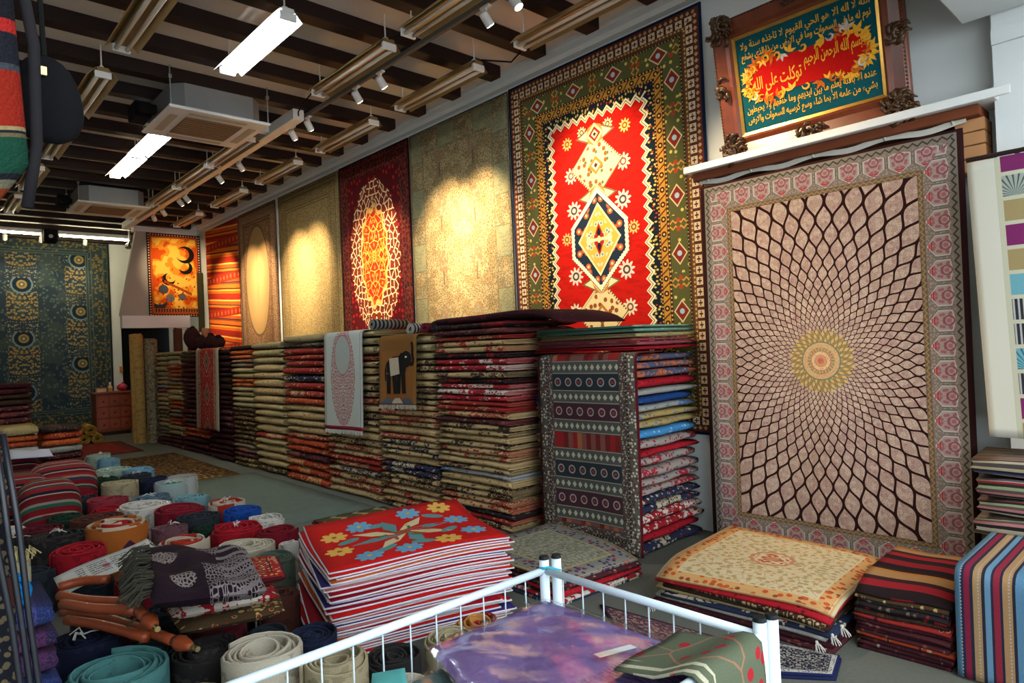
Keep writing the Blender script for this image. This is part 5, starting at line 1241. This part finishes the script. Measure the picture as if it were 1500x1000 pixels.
for k in range(3):
    pad('folded_kilim', ('brown and red folded kilim, lowest under the purple scarf', 'white edged red folded kilim, middle under the purple scarf', 'red and gold folded kilim directly under the purple scarf')[k], [(p[0] + .02*k*(-1)**k, p[1] + .03*k) for p in p1_], KZ + .062*k, .060, (PMS['brown and gold'], PMS['crimson and white'], M_rk)[k], 'kilim', 'folded kilims under the scarf', .006, seed=k, w_=.6, h_=.45)
sc_c = zq([(222, 888), (392, 868), (360, 806), (212, 806)], KZ + .23)
sc_t = pad('paisley_scarf', 'dark purple paisley scarf folded on the red kilims', sc_c, KZ + .188, .10, mat('paisley_scarf', pat_scarf, bump=(120, .5)), 'scarf', None, .02, 24, 2)
mb = MB(); rr = random.Random(5); cA, cD = Vector((*sc_c[0], 0)), Vector((*sc_c[3], 0))
for q in range(170):
    f = rr.random(); p = cA.lerp(cD, .15 + .8*f) - Vector((sc_t.location.x, sc_t.location.y, 0)); L = rr.uniform(.05, .12); dr = Vector((-1, rr.uniform(-.5, .2), 0)).normalized(); z = rr.uniform(.02, .08)
    mb.tube([(p.x + .02, p.y, z), (p.x + dr.x*L*.5, p.y + dr.y*L*.5, z + rr.uniform(-.01, .02)), (p.x + dr.x*L, p.y + dr.y*L, max(.003, z - .03))], .0035, 4)
mb.obj('fringe', plain('grey_fringe', '#3a382f', .35, 60), sc_t)['kind'] = 'stuff'
M_ter = plain('terracotta_leather', '#8a3d1e', .15, 20, rough=.4, spec=.4); M_tip = plain('brass_tip', '#b9a06a', .1, rough=.25, metal=.8, spec=.5); M_thd = plain('olive_thread', '#3a3628', .3)
def leather(label, tubes, zs, tie):
    base = az(*tubes[0][0], zs[0]); t = thing('leather_bundle', label, 'leather bundle', (base.x, base.y, 0), 'terracotta leather bundles')
    for k, pts in enumerate(tubes):
        P = [az(*p, zs[0] + (zs[1]-zs[0])*i/(len(pts)-1)) - t.location for i, p in enumerate(pts)]; n = len(P)
        Q = []
        for i in range(n - 1):
            for s_ in range(4): Q.append(P[i].lerp(P[i+1], s_/4))
        Q.append(P[-1]); Q = [Q[0]] + [(Q[i-1] + Q[i] + Q[i+1]) / 3 for i in range(1, len(Q)-1)] + [Q[-1]]
        MB().tube(Q, .022, 10).obj('tube', M_ter, t, True)
        if k < 1:
            d = (Q[-1] - Q[-2]).normalized(); e = Q[-1]
            MB().tube([e + d*.002, e + d*.05, e + d*.11, e + d*.13], .03, 8, True, [.022, .034, .02, .011]).obj('gathered_end', M_ter, t, True)
            MB().tube([e + d*.131, e + d*.17], .011, 10).obj('brass_tip', M_tip, t)
    a = az(*tie, zs[1]) - t.location
    MB().tube([a + Vector((.05*math.cos(q), .0, .05*math.sin(q))) for q in [2*PI*i/12 for i in range(13)]], .005, 5).obj('tie', M_thd, t, True)
leather('terracotta leather tubes tied together, bent towards the purple scarf', [[(88, 872), (130, 880), (190, 882), (214, 905)], [(92, 884), (140, 892), (200, 893)], [(86, 860), (120, 850), (158, 848)]], (.45, .47), (190, 885))
leather('lower terracotta leather tubes with brass tip pointing at the cream roll', [[(92, 896), (150, 903), (205, 920), (255, 938)], [(98, 908), (150, 915), (215, 933)]], (.345, .35), (205, 920))
def pat_news():
    u, v = uv(); c = over('#a8aaa6', (u > -.2) * (fr(v*42) > .5) * (ab(fr(u*7) - .5) < .42) * (noise(u*8, v*3, 20, 1) > .42) * (ab(v) < .07), '#4a4c4c')
    c = over(c, (u > .14) * (ab(v + .01) < .05) * (fr(u*22) > .35) * (noise(u, v, 60, 1) > .45), '#23272a'); c = over(c, hyp((u + .02)/.05, v/.02) < 1, '#8a8e98'); c = over(c, hyp((u + .03)/.025, v/.018) < 1, '#8a3a3a')
    return c
flat('newspaper', 'folded newspaper sheet lying across the rolled rugs', zq([(92, 872), (240, 806), (215, 788), (78, 846)], .415), .412, .62, .22, mat('newspaper', pat_news, rough=.8), th=.003, zf=lambda a, b: .006*math.sin(a*6), nu=14, nv=6, cat='newspaper', part='sheet')
flat('paper_sheets', 'white paper sheets lying on the striped cushions at left', zq([(12, 672), (78, 667), (72, 657), (8, 659)], .56), .553, .5, .4, plain('white_paper', '#9aa0b4', .05), th=.006, nu=4, nv=4, cat='paper', part='sheet')

# ================================================================ LEFT SIDE: CUSHIONS, PURPLE PILE, HANGING GOODS
def pat_cush(a, b, c_):
    def f():
        u, v = uv(); t_ = fr(v * 3.4 + .2); c = ramp(t_, [(0, '#5c1418'), (.12, '#9a8a78'), (.16, '#181a24'), (.26, '#741a1e'), (.42, '#2c3c38'), (.5, '#8a8074'), (.55, '#6c161a'), (.72, a), (.82, b), (.9, c_)]); return weave(c, u, v)
    return f
CU = [((25, 715, .42), .26, 'leftmost striped kilim cushion with red bands', pat_cush('#3a2430', '#8a3a2c', '#20182c')), ((70, 722, .42), .22, 'striped kilim cushion with green band beside the leftmost one', pat_cush('#1f5040', '#7c7464', '#5c1a1e')),
      ((90, 690, .44), .28, 'striped kilim cushion with blue band behind the green banded one', pat_cush('#26324a', '#8a7458', '#7c1c22')), ((20, 680, .44), .25, 'tan striped kilim cushion under the white papers', pat_cush('#7a6248', '#6a2a22', '#2a2030'))]
for (q, r, lb, pt) in CU:
    p = az(*q); t = thing('kilim_cushion', lb, 'cushion', (p.x, p.y, .0), 'striped cushions at left')
    mb = MB(); vs, fs, uvs = [], [], []; n, mm = 24, 12; hh_ = .54
    for j in range(mm + 1):
        b = PI*j/mm
        for i in range(n):
            a = 2*PI*i/n; sq = lambda x: math.copysign(abs(x)**.6, x); rr_ = math.sin(b)**.55 if 0 < j < mm else 0
            vs.append((r*1.05*rr_*sq(math.cos(a)), r*1.05*rr_*sq(math.sin(a)), hh_/2 - math.copysign(abs(math.cos(b))**.8, math.cos(b))*hh_/2)); uvs.append((vs[-1][0], vs[-1][2] + vs[-1][1]*.8))
    for j in range(mm):
        for i in range(n): a, b = j*n+i, j*n+(i+1) % n; fs.append((a, b, b+n, a+n))
    mb.add(vs, fs, uvs).obj('cover', mat('cushion_' + str(len(bpy.data.materials)), pt, bump=(220, .3)), t, True)
    MB().tube([(r*1.06*math.cos(2*PI*i/20), r*1.06*math.sin(2*PI*i/20), hh_/2) for i in range(21)], .008, 6).obj('piping', M_mc, t, True)
PMS['purple multicolour'] = pile_mat('purple_multi', '#22203a', '#4c2848', '#5c4c4c', .6, .5, 80); PMS['blue violet'] = pile_mat('blue_violet', '#1c2c54', '#403c6c', '#5a3450', .5, .4, 80)
pp = az(40, 860, .70) - Vector((.05, 0, 0))
stack(pp.y - .13, pp.x - .26, pp.x + .12, .66, ['blue violet', 'purple multicolour', 'purple multicolour', 'blue violet', 'purple multicolour', 'purple multicolour', 'blue violet', 'purple multicolour'], 'fluffy purple pile at left', 'fluffy purple pile', rz=0, depth=.34)
lying_roll('bright blue rolled mat lying on the fluffy purple pile', (pp.x - .02, pp.y + .04, .668), PI/2 + .1, .30, .055, carpet('bright_blue', '#0a5f96', '#0c6aa6'), None, turns=2)
mb = MB(); rr = random.Random(2); q0 = az(35, 815, .66)
t = thing('fringed_rug', 'cream fringed rug end poking out above the blue mat', 'rug', (q0.x - .03, q0.y + .12, .0)); 
spiral_roll(.16, .64, 4, 77).obj('roll', carpet('cream_tall', '#8f8a70', '#7c765c'), t, True)
for q in range(60):
    a = rr.uniform(0, 6.28); r_ = rr.uniform(.02, .075); mb.tube([(r_*math.cos(a), r_*math.sin(a), .62), (r_*1.1*math.cos(a), r_*1.1*math.sin(a), .67), (r_*1.5*math.cos(a), r_*1.5*math.sin(a), .64)], .004, 4)
mb.obj('fringe', plain('cream_fringe', '#a09468', .2), t)['kind'] = 'stuff'
# hanging goods close to the camera at the left edge
def pat_bag():
    u, v = uv(); w = v - u * .55; c = ramp(m('MULTIPLY_ADD', w, 1.0, .5), [(0, '#4a1a14'), (.02, '#6e2c12'), (.126, '#5a5644'), (.155, '#15151a'), (.175, '#0f3426'), (.28, '#504630'), (.29, '#12161e'), (.30, '#7a6a4a'), (.31, '#741a0e'), (.47, '#303238'), (.49, '#15151c'), (.58, '#8a1c18'), (.62, '#121216')])
    k = vor(u, v, 34); return weave(over(c, band(w, -.48, -.374) * (k[0] < .35) * (k[1] > .5), '#1c2a5a'), u, v)
hook = Vector((.03, 1.23, 0))
t = thing('woven_bag', 'red, green and orange woven bag hanging close by at top left', 'bag', (hook.x + .005, hook.y, 1.69))
def bagfn(u, v):
    k = v / .46 + .5; s_ = .035 + .055*math.sin(min(1, max(0, 1 - k))*PI*.55 + .25)
    a = (u / .42 + .5) * 2*PI
    return (.105*math.cos(a)*(.75 + .35*math.sin(min(1, 1 - k*.6)*PI*.6)), s_*math.sin(a), k*.46)
mb = MB(); vs, fs, uvs = [], [], []; n, mm = 28, 16
for j in range(mm + 1):
    k = j/mm; env = (.35 + .65*min(1, k*4)) if k < .25 else 1
    for i in range(n):
        a = 2*PI*i/n; vs.append((.125*env*(1 - .18*k)*math.cos(a), .05*env*math.sin(a), k*.46)); uvs.append((.125*math.cos(a), (k - .5)*.9))
for j in range(mm):
    for i in range(n): a, b = j*n+i, j*n+(i+1) % n; fs.append((a, b, b+n, a+n))
fs.append(tuple(range(n))[::-1])
mb.add(vs, fs, uvs).obj('bag_body', mat('woven_bag', pat_bag, bump=(160, .5)), t, True)
MB().tube([(.115, 0, .05), (.13, 0, .15), (.13, -.005, .3), (.11, 0, .45)], .008, 8).obj('piping', plain('dark_binding', '#1c1a1c', .15), t, True)
MB().tube([(.08, 0, .46), (.04, 0, .8), (0, 0, 1.49)], .008, 6).tube([(-.08, 0, .46), (-.04, 0, .8), (0, 0, 1.49)], .008, 6).obj('strap', M_cable, t, True)
t = thing('felt_hat', 'black felt hat hanging behind the woven bag at top left', 'hat', (.19, 1.31, 1.865))
mb = MB(); vs, fs = [], []; n, mm = 20, 12
for j in range(mm + 1):
    b = PI*j/mm
    for i in range(n): a = 2*PI*i/n; vs.append((.042*math.sin(b)**.8*math.cos(a)*(1.25 - .35*math.cos(b)*-1*.6), .03*math.sin(b)*math.sin(a), .072 - .072*math.cos(b)))
for j in range(mm):
    for i in range(n): a, b = j*n+i, j*n+(i+1) % n; fs.append((a, b, b+n, a+n))
mb.add(vs, fs).obj('crown', plain('black_felt', '#0c0b0e', .3), t, True)
MB().tube([(0, 0, .144), (-.01, -.01, .4), (-.05, -.02, 1.32)], .004, 6).obj('hanging_cord', M_cable, t); MB().box((-.02, -.034, .10), (-.002, -.03, .115), .001).obj('buckle', M_tip, t)
t = thing('hanging_cloth', 'dark patterned cloth hanging at the lower left edge', 'cloth', (.075, 1.30, .0))
MB().slab(lambda u, v: (u + .006*math.sin(v*8), .012*math.sin(u*40 + v*3), v + .68), 16, 20, .10, 1.35, .004).obj('cloth', mat('dark_pattern_cloth', lambda: (lambda u, v: weave(over(over('#121218', vor(u, v, 70)[0] < .3, '#4a4030'), noise(u, v, 6, 1) > .6, '#3a1c14'), u, v))(*uv())), t, True)
for k, dx in enumerate((.052, .064, .074)):
    MB().tube([(dx - .035, -.03, 1.40), (dx - .028 + .004*k, -.035, 1.25), (dx - .012, -.035, 1.12), (dx + .002, -.035, .95), (dx + .006, -.035, .7), (dx - .004, -.035, .45)], .0045, 8).obj('strap', plain('navy_strap', '#070a14', .15, rough=.4, spec=.4), t, True)

# ================================================================ WHITE WIRE BASKET AND PACKAGES
BX0, BX1, BY0, BY1, BZ = .30, 1.458, .772, 1.476, .80
M_bw = plain('white_coated_steel', '#c4d2da', .04, 8, rough=.35, spec=.45); M_cap = plain('black_cap', '#15181a', .1, rough=.5); M_turq = plain('turquoise_tie', '#2c90a4', .1)
t = thing('wire_basket', 'white steel wire display basket holding wrapped shawls', 'basket', (BX1, BY1, 0))
def bp(x, y, z): return (x - BX1, y - BY1, z)
for (x, y) in ((BX1, BY1), (BX1 + .034, BY1 - .02), (BX1 + .002, BY0), (BX1 + .036, BY0 - .012), (BX0, BY1), (BX0, BY0)):
    p_ = MB().tube([bp(x, y, 0), bp(x, y, BZ + .035)], .0155, 14).obj('post', M_bw, t, True); MB().tube([bp(x, y, BZ + .0355), bp(x, y, BZ + .045)], .0165, 14, True, [.0165, .014]).obj('end_cap', M_cap, p_)
for a, b in (((BX0, BY1), (BX1, BY1)), ((BX1, BY0), (BX1, BY1)), ((BX0, BY0), (BX1, BY0)), ((BX0, BY0), (BX0, BY1))):
    for z in (BZ, .44): MB().tube([bp(*a, z), bp(*b, z)], .0115 if z == BZ else .006, 10).obj('rail', M_bw, t, True)
for k in range(1, 14):
    x = BX1 - k*.083
    for y in (BY1, BY0): MB().tube([bp(x, y, .44), bp(x, y, BZ)], .0022, 6).obj('wire', M_bw, t)
for k in range(1, 9):
    y = BY1 - k*.078; MB().tube([bp(BX1, y, .44), bp(BX1, y, BZ)], .0022, 6).obj('wire', M_bw, t)
for k in range(1, 14): x = BX1 - k*.083; MB().tube([bp(x, BY0, .44), bp(x, BY1, .44)], .002, 5).obj('floor_wire', M_bw, t)
MB().tube([bp(BX1 - .02, BY1, BZ + .01), bp(BX1 + .0, BY1 - .018, BZ + .012), bp(BX1 + .03, BY1 - .037, BZ + .0), bp(BX1 + .052, BY1 - .02, BZ - .005)], .005, 6).obj('tie', M_turq, t, True)
def film():
    global NT
    if 'clear_sleeve' in MATS: return MATS['clear_sleeve']
    M = bpy.data.materials.new('clear_sleeve'); M.use_nodes = True; NT = M.node_tree; NT.nodes.remove(NT.nodes['Principled BSDF']); out = NT.nodes['Material Output']
    tr_ = NT.nodes.new('ShaderNodeBsdfTransparent'); gl = NT.nodes.new('ShaderNodeBsdfGlossy'); gl.inputs['Roughness'].default_value = .12; mxs = NT.nodes.new('ShaderNodeMixShader')
    fn_ = NT.nodes.new('ShaderNodeFresnel'); fn_.inputs[0].default_value = 1.35; bm = NT.nodes.new('ShaderNodeBump'); bm.inputs['Strength'].default_value = .3; bm.inputs['Distance'].default_value = .01
    nz = NT.nodes.new('ShaderNodeTexNoise'); nz.inputs['Scale'].default_value = 9; nz.inputs['Distortion'].default_value = 1.5; tc = NT.nodes.new('ShaderNodeTexCoord'); L_ = NT.links.new
    L_(tc.outputs['Object'], nz.inputs['Vector']); L_(nz.outputs[0], bm.inputs['Height']); L_(bm.outputs[0], gl.inputs['Normal'])
    L_((S(fn_.outputs[0]) * .25).s, mxs.inputs[0]); L_(tr_.outputs[0], mxs.inputs[1]); L_(gl.outputs[0], mxs.inputs[2]); L_(mxs.outputs[0], out.inputs['Surface'])
    MATS['clear_sleeve'] = M; return M
def package(label, c, z0, h, M_, seed, lump=.01):
    t = pad('wrapped_shawl', label, c, z0, h, M_, 'shawl', 'plastic wrapped shawls in the basket', lump, 22, seed, 'shawl')
    cen = sum((Vector((p[0], p[1], 0)) for p in c), Vector()) / 4; rr = random.Random(seed)
    def fn(u, v):
        a, b = u + .5, v + .5; A, B, C, D = [Vector((p[0], p[1], 0)) for p in c]; p = A*(1-a)*(1-b) + B*a*(1-b) + C*a*b + D*(1-a)*b - cen
        e = max(0, (1 - abs(2*u)**5) * (1 - abs(2*v)**5)) ** .35
        return (p.x*1.03, p.y*1.03, h/2 + (h/2 + .005)*e + .0025*math.sin(u*22 + v*9)*math.sin(v*17 + seed))
    MB().slab(fn, 40, 40, 1.0, 1.0, .0006).obj('plastic_sleeve', film(), t, True); return t
def pat_lil():
    u, v = uv(); c = over('#6a5488', noise(u, v, 5, 2) > .55, '#725c8e'); fz = (v < -.06) * (noise(u*60, v*6, 3, 2) > .5); return mulc(over(c, fz, '#4a3a72'), noise(u, v, 160, 2)*.3 + .85)
M_lil = mat('lilac_shawl', pat_lil, bump=(60, .35)); M_grl = plain('grey_lilac_shawl', '#6c6a80', .15, 12); M_teal2 = plain('teal_package', '#4a8f8c', .12, 12)
package('grey lilac wrapped shawl lying lowest in the basket', [(.55, .86), (1.40, .84), (1.41, 1.42), (.55, 1.42)], .45, .12, M_grl, 1)
package('violet wrapped shawl in the middle of the basket pile', [(.62, .87), (1.39, .86), (1.40, 1.41), (.62, 1.41)], .582, .08, plain('violet_shawl', '#5c5476', .15, 14), 2)
package('grey-green wrapped shawl under the left corner of the lilac one', [(.66, .95), (.98, .95), (1.0, 1.40), (.74, 1.40)], .672, .025, plain('sage_shawl', '#5c7672', .12, 14), 3, .004)
lp = package('lilac fringed shawl in clear plastic on top of the basket', [(.80, .80), (1.42, .80), (1.42, 1.44), (.99, 1.44)], .704, .045, M_lil, 4, .008)
MB().slab(lambda u, v: (.10 + u*.9 + v*.1, -.08 + v - u*.3, .049), 4, 2, .11, .022, .001).obj('price_sticker', plain('clear_sticker', '#a9b0b0', .05, rough=.3), lp)
pad('flat_packet', 'flat turquoise packet beside the lilac shawl', [(.60, 1.10), (.70, 1.06), (.89, 1.40), (.82, 1.435)], .715, .022, M_teal2, 'packet', None, .002, 10, 1)
def pat_gfl():
    u, v = uv(); k = vor(u, v, 16); c = over('#4c5240', (k[0] < .22) * (k[1] > .45), '#8a1c24'); c = over(c, vor(u, v, 7, 'DISTANCE_TO_EDGE') < .02, '#7a5a44'); c = over(c, (u < -.07) * (ab(fr(u*26 + v*4) - .5) < .2), '#9a9680'); return weave(c, u, v)
pg = [(.97, .768), (.86, .785), (.80, .815), (.772, .825), (.745, .812), (.738, .74), (.735, .40)]
Lg = sum(math.dist(a, b) for a, b in zip(pg, pg[1:]))
t = thing('floral_cloth', 'olive cloth with red flowers draped over the near basket rail', 'cloth', (1.29, .77, .40))
MB().slab(lambda u, v: (-u*-1, poly_at(pg, Lg/2 - v)[0] - .77 - .004*math.sin(u*30), poly_at(pg, Lg/2 - v)[1] - .40), 14, 24, .26, Lg, .004).obj('cloth', mat('olive_floral_cloth', pat_gfl), t, True)
